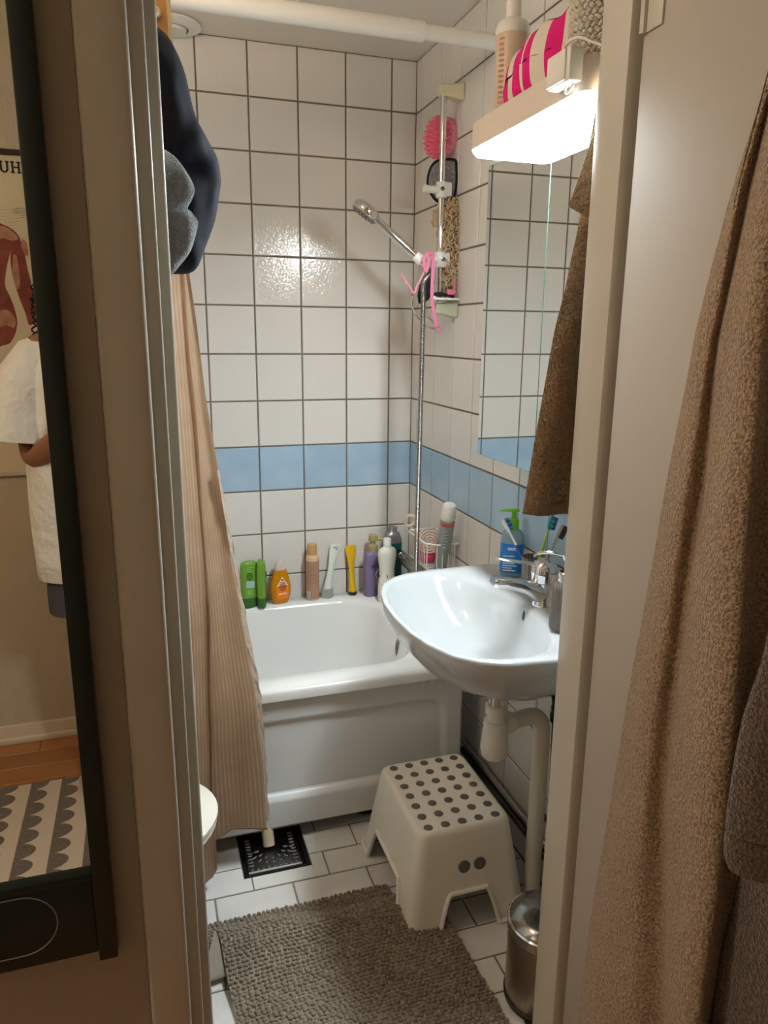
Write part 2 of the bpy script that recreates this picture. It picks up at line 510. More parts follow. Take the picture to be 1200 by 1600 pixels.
# ------------------------------------------------------------------ floor drain
dr = thing('floor_drain', 'black square floor drain grate under the tub edge', 'drain', (-.67, -.75, -.012))
obj('tray', M().box(GR[0] + .001, GR[1] - .001, GR[2] + .001, GR[3] - .001, -.022, -.014).box(GR[0] + .001, GR[0] + .012, GR[2] + .001, GR[3] - .001, -.014, -.002).box(GR[1] - .012, GR[1] - .001, GR[2] + .001, GR[3] - .001, -.014, -.002)
    .box(GR[0] + .012, GR[1] - .012, GR[2] + .001, GR[2] + .010, -.014, -.002).box(GR[0] + .012, GR[1] - .012, GR[3] - .010, GR[3] - .001, -.014, -.002), DARKGAP, dr, sharp=0)
gx0, gx1, gy0, gy1 = GR[0] + .014, GR[1] - .024, GR[2] + .016, GR[3] - .014
gp = obj('grate_plate', M().rbox(gx0, gx1, gy0, gy1, -.009, -.001, .002), STEELD, dr)
gcx = (gx0 + gx1) / 2
def slot(m, x, y, a, l=.007, w=.0028):
    c, s = math.cos(a), math.sin(a)
    def p(t, q, z): return (x + t * c - q * s, y + t * s + q * c, z)
    ring = [(l * math.cos(t) + 0, w * math.sin(t)) for t in [2 * math.pi * i / 10 for i in range(10)]]
    o_ = [p(a_, b_, -.0008) for a_, b_ in ring]; i_ = [p(a_ * .8, b_ * .7, .0012) for a_, b_ in ring]
    m.loft([o_, i_], True, False, False)
    return m
ss = []
nfr = 9
SLOTM = mat('slot_painted_glint', (214, 214, 212), .35, metal=.35)  # pale colour stands in for highlights on the slot rims and lip
for i in range(nfr): ss.append((gx0 + .012 + (gx1 - gx0 - .024) * i / (nfr - 1), gy0 + .013, math.pi / 2 + (i - 4) * .08))
for i in range(9):
    yy = gy0 + .028 + i * .0135
    ss += [(gx0 + .012, yy, 0), (gx1 - .012, yy, 0)]
for rr, n0 in ((.045, 7), (.063, 9)):
    for i in range(n0):
        t = math.pi * (1.08 + .84 * i / (n0 - 1))
        ss.append((gcx + rr * math.cos(t) * .95, gy0 + .094 + rr * math.sin(t), t))
for x, y, a in ss:
    obj('slot_rim', slot(M(), x, y, a), SLOTM, dr)
    m = M(); c_, s_ = math.cos(a), math.sin(a)
    m.add([(x + (.0055 * math.cos(t) * c_ - .0019 * math.sin(t) * s_), y + (.0055 * math.cos(t) * s_ + .0019 * math.sin(t) * c_), .0003) for t in [2 * math.pi * i / 10 for i in range(10)]], [tuple(range(10))])
    obj('slot', m, BLACK, dr, sharp=0, fix=False)
obj('front_lip', M().rbox(gx0, gx1, gy0 - .004, gy0 + .002, -.004, .002, .0015), SLOTM, dr)

# ------------------------------------------------------------------ shower curtain and rod
rod = thing('curtain_rod', 'white telescopic curtain rod across the ceiling end of the tub', 'curtain rod', (-.8, -.66, 2.17))
ra, rb_ = at(640, 41, Y=-.655), at(786, 62, X=-.004)
obj('outer_tube', M().tube([(XL + .004, -.66, 2.178), (at(661, 43, Y=-.655).x, -.655, 2.178)], .0235, 16), PLW, rod)
obj('inner_tube', M().tube([(at(661, 43, Y=-.655).x - .001, -.655, 2.178), (-.006, -.652, 2.178)], .0185, 16), PLW, rod)
obj('end_cap', M().lathe([(.028, 0), (.028, .012), (.021, .02)], (-.001, -.652, 2.178), 20, (-1, 0, 0)), PLW, rod)

CURT = mat('curtain_fabric', (206, 172, 140), .6, transl=.5)
nt = CURT.node_tree; N_, L_ = nt.nodes, nt.links
uvn = N_.new('ShaderNodeUVMap'); sp = N_.new('ShaderNodeSeparateXYZ'); L_.new(uvn.outputs[0], sp.inputs[0])
mu = N_.new('ShaderNodeMath'); mu.operation = 'MULTIPLY'; mu.inputs[1].default_value = 2 * math.pi / .0105; L_.new(sp.outputs[0], mu.inputs[0])
sn = N_.new('ShaderNodeMath'); sn.operation = 'SINE'; L_.new(mu.outputs[0], sn.inputs[0])
nz = N_.new('ShaderNodeTexNoise'); nz.inputs['Scale'].default_value = 14; L_.new(uvn.outputs[0], nz.inputs['Vector'])
ad = N_.new('ShaderNodeMath'); ad.operation = 'MULTIPLY_ADD'; ad.inputs[1].default_value = .35; L_.new(sn.outputs[0], ad.inputs[0]); L_.new(nz.outputs['Fac'], ad.inputs[2])
rp = N_.new('ShaderNodeValToRGB'); rp.color_ramp.elements[0].position = .35; rp.color_ramp.elements[1].position = .9
rp.color_ramp.elements[0].color = lin((176, 146, 116)) + (1,); rp.color_ramp.elements[1].color = lin((198, 170, 142)) + (1,)
L_.new(ad.outputs[0], rp.inputs[0])
L_.new(rp.outputs[0], N_['Principled BSDF'].inputs['Base Color'])
for n in N_:
    if n.type == 'BSDF_TRANSLUCENT': L_.new(rp.outputs[0], n.inputs['Color'])
cur = thing('shower_curtain', 'tan striped shower curtain bunched at the left end of the tub', 'curtain', (-.9, -.8, .05))
zs = [2.140, 1.90, 1.578, 1.388, 1.084, .766, .512, .30, .09]
xr = [-.862, -.845, -.822, -.806, -.778, -.744, -.712, -.70, -.692]
def interp(z, Z, X):
    for a, b, c, d in zip(Z, Z[1:], X, X[1:]):
        if (a - z) * (b - z) <= 0: return c + (d - c) * (a - z) / (a - b)
    return X[0] if abs(z - Z[0]) < abs(z - Z[-1]) else X[-1]
xb_ = [interp(z, [1.57, .865, .336, .05], [-.834, -.822, -.836, -.84]) for z in zs]
# control columns: (t, dx from the fold line, y, hem height)
def curtain(u, v):
    # hem height along the cloth
    hem = interp(u, [0, .05, .12, .2, .3, .5, 1.01], [.105, .128, .138, .120, .040, .035, .035])
    z = 2.140 + (hem - 2.140) * v
    xe = interp(z, zs, xr); xf = interp(z, zs, xb_)
    k = min(1, max(0, (2.0 - z) / 1.2))
    yb = -.675 - .10 * k
    if u < .22:                                  # right panel, runs behind the next fold
        t = u / .22
        x = xe + (xf - .035 - xe) * t
        y = yb - .015 * k - .030 * k * math.sin(t * math.pi * .5) - .006 * math.sin(t * 9 + z * 2)
    elif u < .27:                                # crease that comes forward
        t = (u - .22) / .05
        x = xf - .035 + .037 * t
        y = yb - .045 * k - .03 * t * (.4 + k)
    else:                                        # the other folds, to the left
        t = (u - .27) / .73
        x = xf + .002 - .34 * t
        y = yb - .045 * k - .03 * (.4 + k) - .03 * (1 - math.cos(t * 6 * math.pi)) * .5 * (.5 + k) + .012 * math.sin(t * 11 + z)
    x += .0035 * mnoise.noise((u * 20, z * 5, 0)); y += .004 * mnoise.noise((u * 14, z * 4, 5))
    return (x, y, z)
NU, NV = 150, 110
cm = M().grid(curtain, NU, NV)
co = obj('cloth', cm, CURT, cur, sharp=0, fix=False)
co.data.polygons.foreach_set('use_smooth', [True] * len(co.data.polygons))
uvmap(co, lambda c, i: ((i % (NU + 1)) / NU * .62 if (i % (NU + 1)) / NU > .22 else (i % (NU + 1)) / NU * .75, c.z))
LIN = mat('curtain_liner', (206, 186, 168), .3, transl=.3, bump=(60, .6, .01))
def edge(u, v):
    z = 1.12 + (.12 - 1.12) * v
    w = interp(z, [1.12, .9, .5, .12], [.004, .012, .020, .012])
    xe = interp(z, zs, xr)
    return (xe - .002 + w * u + .004 * mnoise.noise((z * 22, 0, 3)) * u, -.675 - .10 - .012 + .012 * u + .005 * mnoise.noise((z * 30, u * 3, 1)), z)
lo = obj('edge_band', M().grid(edge, 5, 120), LIN, cur, sharp=0, fix=False)
hb = M()
hp = [Vector(curtain(.22 * i / 24, 1.0)) for i in range(25)]
hb.tube([p + Vector((0, -.001, 0)) for p in hp], .0035, 6)
obj('hem', hb, mat('hem_brown', (120, 88, 62), .7), cur)
for i in range(8):
    x = -.875 - i * .045
    t = [(x, -.66 + .029 * math.cos(a), 2.174 + .029 * math.sin(a)) for a in [2 * math.pi * j / 16 for j in range(16)]]
    obj('ring', M().tube(t, .0025, 6, close=True), PLW, cur)

# ------------------------------------------------------------------ ceiling vent
vc = at(268, 36, Z=CEIL)
vt = thing('ceiling_vent', 'round white air vent disc under the ceiling', 'vent', (vc.x, vc.y, CEIL))
obj('ring', M().lathe([(.048, 0), (.085, -.002), (.085, -.008), (.06, -.018), (.048, -.016)], (vc.x, vc.y, CEIL - .0005), 36, cap=False), PLW, vt)
obj('disc', M().lathe([(.0, -.010), (.040, -.010), (.044, -.016), (.040, -.024), (.0, -.026)], (vc.x, vc.y, CEIL), 32, cap=False), PLW, vt)
obj('stem', M().tube([(vc.x, vc.y, CEIL - .001), (vc.x, vc.y, CEIL - .014)], .006, 8), PLW, vt)

# ------------------------------------------------------------------ washbasin
ZB = .825
BY = -1.112
half = [(-.002, .300), (-.04, .306), (-.10, .308), (-.218, .302), (-.30, .293), (-.352, .268), (-.392, .225), (-.418, .16), (-.432, .09), (-.437, 0.0)]
outl = [Vector((x, BY + d, 0)) for x, d in half] + [Vector((x, BY - d, 0)) for x, d in reversed(half[:-1])]
cB = Vector((-.215, BY, 0))
def polar(poly, c, n):
    """resample a closed outline by angle round c"""
    out = []
    for k in range(n):
        a = 2 * math.pi * k / n
        d = Vector((math.cos(a), math.sin(a), 0)); best = None
        for p, q in zip(poly, poly[1:] + poly[:1]):
            e = q - p
            den = d.x * e.y - d.y * e.x
            if abs(den) < 1e-9: continue
            w = p - c
            t = (w.x * e.y - w.y * e.x) / den
            s = (w.x * d.y - w.y * d.x) / den
            if t > 0 and -1e-6 <= s <= 1 + 1e-6: best = max(best or 0, t)
        out.append(c + d * best)
    return out
NB = 96
outer = polar(outl, cB, NB)
def sup(cx, a, b, e, n=NB):
    L = []
    for k in range(n):
        t = 2 * math.pi * k / n
        c, s = math.cos(t), math.sin(t)
        L.append(Vector((cx + a * math.copysign(abs(c) ** (2 / e), c), BY + b * math.copysign(abs(s) ** (2 / e), s), 0)))
    return L
def mixl(A_, B_, t, z): return [Vector((p.x + (q.x - p.x) * t, p.y + (q.y - p.y) * t, z)) for p, q in zip(A_, B_)]
inner = sup(-.268, .150, .262, 2.5)
bot = sup(-.215, .055, .075, 2.0)
drain = sup(-.215, .022, .022, 2.0)
und = sup(-.175, .165, .20, 2.2)
unb = sup(-.19, .085, .10, 2.0)
bl = [mixl(unb, unb, 0, .664), mixl(und, und, 0, .684), mixl(und, outer, .42, .716), mixl(und, outer, .78, .757), mixl(und, outer, .955, .792), mixl(outer, outer, 0, .808), mixl(outer, outer, 0, .819),
      mixl(outer, inner, .03, .8245), mixl(outer, inner, .12, ZB + .001), mixl(outer, inner, .55, ZB + .001), mixl(outer, inner, .82, ZB - .001), mixl(outer, inner, .95, ZB - .006),
      mixl(inner, bot, .05, ZB - .018), mixl(inner, bot, .22, ZB - .060), mixl(inner, bot, .48, ZB - .102), mixl(inner, bot, .78, ZB - .128), mixl(bot, bot, 0, ZB - .138), mixl(drain, drain, 0, ZB - .143), mixl(drain, drain, 0, ZB - .160)]
for L in bl:
    for p in L: p.x = min(p.x, -.0015)
bs = thing('washbasin', 'white ceramic washbasin mounted on the right wall', 'washbasin', (-.2, BY, .64))
obj('bowl', M().loft(bl, True, True, True), CER, bs, sharp=60)
from mathutils.bvhtree import BVHTree
bwl = M().loft(bl, True, True, True)
bvh = BVHTree.FromPolygons([tuple(p) for p in bwl.v], bwl.f)
rd = (at(819, 962, X=-.1) - CAM).normalized()
oh, on, _, _ = bvh.ray_cast(CAM, rd)
if on.dot(rd) > 0: on = -on
ou = (Vector((0, 0, 1)) - on * on.z).normalized(); os_ = ou.cross(on)
def hole_ring(r, d):
    return [oh + on * d + os_ * (r * .62 * math.cos(a)) + ou * (r * math.sin(a)) for a in [2 * math.pi * i / 20 for i in range(20)]]
obj('overflow_hole', M().add(hole_ring(.0125, .0012), [tuple(range(20))]), BLACK, bs, sharp=0, fix=False)
obj('overflow_rim', M().tube(hole_ring(.0132, .0006), .0016, 6, close=True), CER, bs)
obj('plug_hole', M().lathe([(.0, -.144), (.020, -.144), (.021, -.140), (.0225, -.139)], (-.215, BY, ZB), 24), CHROME, bs)

# faucet on the basin deck
fx, fy = -.070, -1.132
fc = thing('faucet', 'chrome single lever basin faucet with flat spout', 'faucet', (fx, fy, ZB))
obj('body', M().lathe([(.026, 0), (.026, .004), (.0225, .010), (.0205, .030), (.0215, .050), (.024, .058)], (fx, fy, ZB), 32), CHROME, fc)
obj('head', M().lathe([(.026, .056), (.0305, .060), (.0315, .078), (.030, .094), (.024, .106), (.013, .113), (.001, .115)], (fx, fy, ZB), 32), CHROME, fc)
sp_ = [((fx + .012, fy, ZB + .022), .020, .022), ((fx - .02, fy, ZB + .034), .021, .022), ((fx - .05, fy + .002, ZB + .050), .020, .016), ((fx - .09, fy + .006, ZB + .060), .019, .0125), ((fx - .122, fy + .008, ZB + .064), .019, .0115), ((fx - .130, fy + .008, ZB + .068), .015, .007)]
L = []
for c, wy, hz_ in sp_:
    L.append([Vector(c) + Vector((hz_ * .35 * math.sin(a), wy * math.copysign(abs(math.cos(a)) ** .6, math.cos(a)), hz_ * math.copysign(abs(math.sin(a)) ** .7, math.sin(a)))) for a in [2 * math.pi * i / 20 for i in range(20)]])
obj('spout', M().loft(L, True, True, True), CHROME, fc, sharp=45)
obj('aerator', M().lathe([(.011, 0), (.011, -.012), (.009, -.013)], (fx - .115, fy + .008, ZB + .062), 20), CHROME, fc)
lv = [((fx - .012, fy + .002, ZB + .098), .012, .005), ((fx - .05, fy + .014, ZB + .104), .009, .004), ((fx - .10, fy + .030, ZB + .112), .0095, .0035), ((fx - .108, fy + .033, ZB + .113), .007, .003)]
L = [[Vector(c) + Vector((wy * -.25 * math.cos(a), wy * math.cos(a), hh * math.sin(a))) for a in [2 * math.pi * i / 14 for i in range(14)]] for c, wy, hh in lv]
obj('lever', M().loft(L, True, True, True), CHROME, fc, sharp=45)

# soap bottle
SOAPB = mat('blue_label', (22, 128, 206), .4, vary=(18, (14, 104, 190), .3))
CLEARB = mat('clear_blue_plastic', (168, 206, 220), .15, trans=.5)
GREENP = mat('lime_pump', (112, 196, 40), .35)
sx, sy = -.042, -.915
sb = thing('soap_bottle', 'clear blue hand soap bottle with lime green pump on the basin', 'bottle', (sx, sy, ZB))
def oval(c, a, b, z, e=2.6, n=32, rot=0):
    L = []
    for k in range(n):
        t = 2 * math.pi * k / n
        p = Vector((a * math.copysign(abs(math.cos(t)) ** (2 / e), math.cos(t)), b * math.copysign(abs(math.sin(t)) ** (2 / e), math.sin(t)), 0))
        p.rotate(Euler((0, 0, rot)))
        L.append(Vector((c[0] + p.x, c[1] + p.y, z)))
    return L
ROT = R(-30)
obj('body', M().loft([oval((sx, sy), .030, .021, ZB + h, rot=ROT) if w == 1 else oval((sx, sy), .030 * w, .021 * w, ZB + h, rot=ROT) for h, w in ((.001, .9), (.006, 1), (.10, 1), (.112, .97), (.122, .8), (.128, .5), (.132, .42))], True, True, True), CLEARB, sb, sharp=50)
obj('label', M().loft([oval((sx, sy), .0307, .0217, ZB + h, rot=ROT) for h in (.012, .092)], True, False, False), SOAPB, sb)
obj('collar', M().lathe([(.014, .126), (.0145, .132), (.0145, .152), (.012, .156)], (sx, sy, ZB), 24), GREENP, sb)
pd = Vector((-.75, .35, 0)).normalized()
obj('pump', M().tube([(sx, sy, ZB + .155), (sx, sy, ZB + .176)], .0065, 12).loft([[Vector((sx, sy, ZB + .178)) + pd * t + Vector((-pd.y, pd.x, 0)) * (w * math.cos(a)) + Vector((0, 0, hh * math.sin(a) + dz)) for a in [2 * math.pi * i / 12 for i in range(12)]] for t, w, hh, dz in ((-.014, .008, .003, 0), (-.010, .010, .005, 0), (.012, .009, .004, 0), (.034, .006, .002, -.002), (.038, .003, .0015, -.004))], True, True, True), GREENP, sb)
lt = text_mesh('oot', .015, True); fd = Vector((math.sin(R(-30)), -math.cos(R(-30)), 0))
WPRINT = mat('white_print', (240, 246, 250), .5)
def facing(c, off, up=0.):
    """frame on the side of c that faces the camera"""
    d = Vector((CAM.x - c[0], CAM.y - c[1], 0)).normalized()
    return face_frame(Vector(c) + d * off + Vector((0, 0, up)), (-d.y, d.x, 0), (0, 0, 1))
fr_ = face_frame(Vector((sx, sy, ZB)) + Vector((math.sin(ROT), -math.cos(ROT), 0)) * .0222 + Vector((0, 0, .080)), (math.cos(ROT), math.sin(ROT), 0), (0, 0, 1))
obj('lettering', lt.xform(fr_), WPRINT, sb, sharp=0)
pm = M()
for i, w in enumerate((.030, .0, .034, .030, .036, .024, .034)):
    if w: pm.add([fr_ @ Vector((-.022, -.022 - i * .0065, .0002)), fr_ @ Vector((-.022 + w, -.022 - i * .0065, .0002)), fr_ @ Vector((-.022 + w, -.0195 - i * .0065, .0002)), fr_ @ Vector((-.022, -.0195 - i * .0065, .0002))], [(0, 1, 2, 3)])
obj('small_print', pm, WPRINT, sb, sharp=0)

# ribbed tumbler with toothbrushes
RIBG = mat('ribbed_smoked_glass', (150, 142, 134), .12, trans=.55, metal=.0)
def ribbed(cx, cy, z0, prof, n=96, nr=24, amp=.0016):
    m = M(); loops = []
    for r, h in prof:
        loops.append([Vector((cx + (r + amp * math.cos(nr * t)) * math.cos(t), cy + (r + amp * math.cos(nr * t)) * math.sin(t), z0 + h)) for t in [2 * math.pi * k / n for k in range(n)]])
    return m.loft(loops, True, True, False)
tx, ty = -.052, -1.055
tb = thing('tumbler', 'ribbed smoked tumbler holding toothbrushes behind the faucet', 'tumbler', (tx, ty, ZB))
obj('glass', ribbed(tx, ty, ZB + .0015, ((.026, 0), (.028, .004), (.030, .05), (.031, .092), (.0295, .092), (.0285, .05), (.026, .008))), RIBG, tb, sharp=80)
def toothbrush(name, label, a, b, head_m, neck_m, handle_m, bris_m, bris_m2, side):
    a, b = Vector(a), Vector(b)
    d = (b - a).normalized(); Ln = (b - a).length
    s = Vector(side); s = (s - d * s.dot(d)).normalized()
    th = thing(name, label, 'toothbrush', a, 'toothbrushes in the tumbler')
    obj('handle', M().tube([a + d * (Ln * t) for t in (0, .08, .3, .55, .62)], [.003, .0048, .0055, .0045, .0036], 10), handle_m, th)
    obj('neck', M().tube([a + d * (Ln * t) for t in (.62, .7, .80, .83)], [.0036, .003, .0026, .0032], 10), neck_m, th)
    hd = obj('head', M().tube([a + d * (Ln * t) for t in (.82, .86, .97, 1.0)], [.003, .0056, .0056, .003], 10), head_m, th)
    q = d.cross(s)
    for k in range(5):
        c = a + d * (Ln * (.855 + k * .031))
        obj('bristle_tuft', M().loft([[c + s * h + d * (.0030 * u) + q * (.0052 * v) for u, v in ((-1, -1), (1, -1), (1, 1), (-1, 1))] for h in (.003, .0135)], True, True, True), bris_m if k % 2 else bris_m2, hd, sharp=20)
    return th
BW, BB, BG, BT, BK = mat('brush_white', (236, 240, 244), .3), mat('brush_blue', (22, 66, 150), .35), mat('brush_green', (150, 196, 70), .35), mat('brush_teal', (20, 132, 120), .35), BLACK
BBN = mat('bristle_blue', (60, 130, 200), .6); BGY = mat('brush_grey', (150, 146, 140), .4); BBK = mat('bristle_black', (30, 36, 34), .8)
p1 = at(786, 812, X=-.075)
toothbrush('toothbrush', 'blue and white toothbrush leaning left in the ribbed tumbler', (tx + .010, ty - .012, ZB + .012), p1, BW, BW, BB, BB, BBN, (.9, -.1, .4))
p2 = at(864, 806, X=-.030)
toothbrush('toothbrush', 'green and teal toothbrush leaning right in the ribbed tumbler', (tx - .006, ty + .004, ZB + .012), p2, BT, BG, BG, BT, BB, (.3, -.9, 0))
p3 = at(880, 821, X=-.036)
toothbrush('toothbrush', 'grey toothbrush with black bristles leaning right in the tumbler', (tx - .008, ty - .004, ZB + .012), p3, BGY, BGY, BGY, BBK, BBK, (.5, -.7, .3))

# ribbed soap dispenser
dx_, dy_ = -.104, -1.278
dp = thing('soap_dispenser', 'ribbed smoked soap dispenser with chrome pump beside the door frame', 'dispenser', (dx_, dy_, ZB))
obj('glass', ribbed(dx_, dy_, ZB + .0015, ((.027, 0), (.029, .004), (.029, .092), (.026, .102), (.016, .108)), amp=.0014).lathe([(.016, .1085), (.001, .109)], (dx_, dy_, ZB), 24), RIBG, dp, sharp=80)
obj('collar', M().lathe([(.0165, .106), (.0165, .128), (.014, .131)], (dx_, dy_, ZB), 24), CHROME, dp)
obj('pump', M().tube([(dx_, dy_, ZB + .130), (dx_, dy_, ZB + .166)], .005, 12).lathe([(.008, .156), (.010, .160), (.010, .170), (.006, .173)], (dx_, dy_, ZB), 16), CHROME, dp)
obj('spout', M().tube(spline([(dx_, dy_, ZB + .166), (dx_ - .03, dy_ + .02, ZB + .170), (dx_ - .052, dy_ + .034, ZB + .166), (dx_ - .058, dy_ + .038, ZB + .158)], 4), .0035, 10), CHROME, dp)

# ------------------------------------------------------------------ plumbing under the basin
TXP, TYP = -.20, -1.173
tr = thing('bottle_trap', 'white plastic bottle trap and waste pipe under the washbasin', 'waste pipe', (TXP, TYP, .45))
obj('tailpiece', M().tube([(TXP, TYP, .655), (TXP, TYP, .600)], .0195, 24), CHROME, tr)
obj('upper_nut', M().lathe([(.022, .606), (.0255, .603), (.0255, .583), (.021, .580), (.021, .566), (.027, .563), (.0285, .556), (.0285, .543), (.025, .540)], (TXP, TYP, 0), 28), PLW, tr)
obj('trap_cup', M().lathe([(.025, .545), (.030, .535), (.032, .505), (.0335, .501), (.0335, .490), (.032, .486), (.031, .474), (.024, .467), (.001, .465)], (TXP, TYP, 0), 32), PLW, tr)
vx, vy = -.058, -1.146
obj('outlet_nut', M().lathe([(.022, .022), (.026, .024), (.026, .044), (.022, .046)], (TXP, TYP, .548), 24, Vector((vx - TXP, vy - TYP, 0))), PLW, tr)
dv = Vector((vx - TXP, vy - TYP, 0)).normalized()
pth = [Vector((TXP, TYP, .548)) + dv * .02] + [Vector((vx, vy, .500)) + dv * (-.048 + .048 * math.sin(R(a))) + Vector((0, 0, .048 * math.cos(R(a)))) for a in range(0, 91, 10)] + [Vector((vx, vy, .3)), Vector((vx, vy, .02))]
obj('waste_pipe', M().tube(pth, .0205, 24), PLGREY, tr)
obj('floor_collar', M().lathe([(.030, 0), (.030, .012), (.027, .024), (.0215, .034)], (vx, vy, .0015), 32), PLGREY, tr)
# supply pipes
q0, q1 = at(868, 1100, X=-.024), at(858, 1285, X=-.024)
sp1 = thing('supply_pipe', 'thin grey metal supply pipe running up beside the door frame', 'pipe', (-.02, q1.y, .2))
obj('tube', M().tube(spline([(q0.x, q0.y, .69), (q0.x, q0.y, q0.z), (q1.x, q1.y, q1.z + .03), (q1.x, q1.y + .012, q1.z), (-.018, q1.y + .04, q1.z - .006)], 6), .0065, 12), STEELD, sp1)
obj('valve', M().lathe([(.009, 0), (.012, .004), (.012, .03), (.009, .034)], (q0.x, q0.y, q0.z - .05), 16).tube([(q0.x - .03, q0.y, q0.z + .09), (q0.x - .03, q0.y, q0.z + .03)], .0035, 8), STEELD, sp1)
obj('flex_hose', M().tube(spline([(-.05, -1.165, .70), (-.045, -1.168, .63), (-.03, -1.160, .575), (q0.x, q0.y, q0.z - .01)], 6), .011, 10), BLACK, sp1)
for zz, rr_, nm in ((.150, .010, 'upper'), (.118, .012, 'lower')):
    ob = obj('heating_pipe', M().tube([(-.016, -.60, zz), (-.016, YF + .003, zz)], rr_, 12), STEEL if nm == 'upper' else STEELD, loc=(-.016, -1.05, zz))
    tag(ob, nm + ' of two grey pipes running low along the right wall', 'pipe')

# ------------------------------------------------------------------ step stool
stc = Vector((-.251, -.985, 0)); SH = .265
st = thing('step_stool', 'cream plastic step stool with grey anti-slip dots beside the tub', 'stool', stc)
NS = 40
def stool_loop(h, n=NS):
    t = h / SH
    hx, hy = .166 + (.124 - .166) * t, .202 + (.158 - .202) * t
    return rrect(stc.x - hx, stc.x + hx, stc.y - hy, stc.y + hy, .034, h, n)
def arch_h(p, h0=None):
    """height of the lower edge of the shell at plan position p"""
    dx, dy = p.x - stc.x, p.y - stc.y
    if abs(dy) / .202 > abs(dx) / .166: q, w, hh = abs(dx), .078, .098        # short sides
    else: q, w, hh = abs(dy), .125, .098                                       # long sides
    e = (w - q) / .022
    return hh * min(1, max(0, e)) ** .6 if e > 0 else 0
def dense(h):
    L = []
    base = rrect(stc.x - .166, stc.x + .166, stc.y - .202, stc.y + .202, .034, 0, 10)
    m = len(base)
    for i in range(m):
        a, b = base[i], base[(i + 1) % m]
        k = 40 if (a - b).length > .1 else 1
        for j in range(k): L.append(a.lerp(b, j / k))
    return L
basel = dense(0)
def shell(p, h):
    t = h / SH
    sx_, sy_ = (.166 + (.124 - .166) * t) / .166, (.202 + (.158 - .202) * t) / .202
    return Vector((stc.x + (p.x - stc.x) * sx_, stc.y + (p.y - stc.y) * sy_, h))
rows_ = []
for k in range(11):
    rows_.append([shell(p, arch_h(p) + (SH - .014 - arch_h(p)) * k / 10) for p in basel])
def top_in(L, d, z):
    return [Vector((stc.x + (p.x - stc.x) * (1 - d / .13), stc.y + (p.y - stc.y) * (1 - d / .16), z)) for p in L]
rows_.append(top_in(rows_[10], .003, SH - .006)); rows_.append(top_in(rows_[10], .008, SH - .0015)); rows_.append(top_in(rows_[10], .014, SH))
rows_.append(top_in(rows_[10], .018, SH - .0015))
so = obj('shell', M().loft(rows_, True, False, True), STOOLP, st, sharp=60)
md = so.modifiers.new('thick', 'SOLIDIFY'); md.thickness = .0035; md.offset = -1
obj('rim', M().tube([p + Vector(((p.x - stc.x) * .012, (p.y - stc.y) * .012, .0055)) for p in rows_[0]], .0058, 8, close=True), STOOLP, st)
dot = mesh_of('dot', M().lathe([(.0115, -.001), (.0115, .0008), (.0102, .0016), (.001, .0018)], (0, 0, 0), 20), RUB)
for i in range(5):
    for j in range(7):
        o = bpy.data.objects.new('dot', dot); COL.objects.link(o); o.parent = st
        o.location = ((i - 2) * .0455, (j - 3) * .0445, SH - .0012)
for i in (-1, 1):
    h = .165
    pc = shell(Vector((stc.x, stc.y - .202, 0)), h)
    nrm = Vector((0, -1, .166)).normalized()
    m = M().lathe([(.016, -.001), (.016, .0012), (.015, .0016), (.001, .0016)], (pc.x + i * .021 + .012, pc.y, h), 24, nrm)
    obj('finger_hole', m, RUB, st)

# ------------------------------------------------------------------ pedal bin
bc = Vector((-.172, -1.404, 0)); br = .083; bh = .190
bn_ = thing('pedal_bin', 'brushed steel pedal bin with domed lid by the door frame', 'bin', bc)
obj('body', M().lathe([(br - .003, .003), (br, .012), (br, bh - .012)], bc, 48), mat('bin_steel', (176, 160, 142), .38, metal=1., bump=(500, .05, .001)), bn_)
obj('base_ring', M().lathe([(br + .002, .001), (br + .003, .012), (br + .0005, .014)], bc, 48), BLACK, bn_)
obj('collar', M().lathe([(br + .001, bh - .012), (br + .003, bh - .010), (br + .003, bh + .012), (br, bh + .015)], bc, 48), CHROME, bn_)
obj('lid', M().lathe([(br - .001, bh + .014), (br * .93, bh + .021), (br * .7, bh + .031), (br * .4, bh + .037), (.001, bh + .039)], bc, 48), mat('lid_steel', (150, 148, 144), .16, metal=1., bump=(30, .12, .004)), bn_)
obj('pedal', M().rbox(bc.x - .075, bc.x - .045, bc.y - .082, bc.y - .055, .006, .012, .002), BLACK, bn_)

# ------------------------------------------------------------------ toilet (front end shows past the door frame)
tcx = -.842; tyc = -1.10
to = thing('toilet', 'white toilet with closed lid, its front end showing past the door frame', 'toilet', (-1.2, tyc, 0))
def egg(x0, x1, w, z, n=48):
    L = []
    c = (x0 + x1) / 2; a = (x1 - x0) / 2
    for k in range(n):
        t = 2 * math.pi * k / n
        ex = 2.0 if math.cos(t) > 0 else 3.2
        L.append(Vector((c + a * math.copysign(abs(math.cos(t)) ** (2 / ex), math.cos(t)), tyc + w * math.copysign(abs(math.sin(t)) ** (2 / ex), math.sin(t)), z)))
    return L
obj('bowl', M().loft([egg(-1.35, -1.05, .10, .001), egg(-1.36, -1.03, .105, .05), egg(-1.36, -1.0, .11, .2), egg(-1.37, -.90, .15, .33), egg(-1.37, -.862, .172, .385), egg(-1.37, -.862, .172, .392)], True, True, True), CER, to, sharp=60)
obj('seat', M().loft([egg(-1.33, -.850, .180, .393), egg(-1.33, -.846, .183, .397), egg(-1.33, -.846, .183, .404), egg(-1.33, -.850, .180, .408)], True, True, True), PLW, to, sharp=40)
obj('lid', M().loft([egg(-1.33, -.850, .180, .409), egg(-1.33, -.843, .185, .413), egg(-1.33, -.843, .185, .421), egg(-1.33, -.850, .180, .426), egg(-1.32, -.90, .14, .430), egg(-1.25, -1.0, .06, .431)], True, True, True), PLW, to, sharp=50)
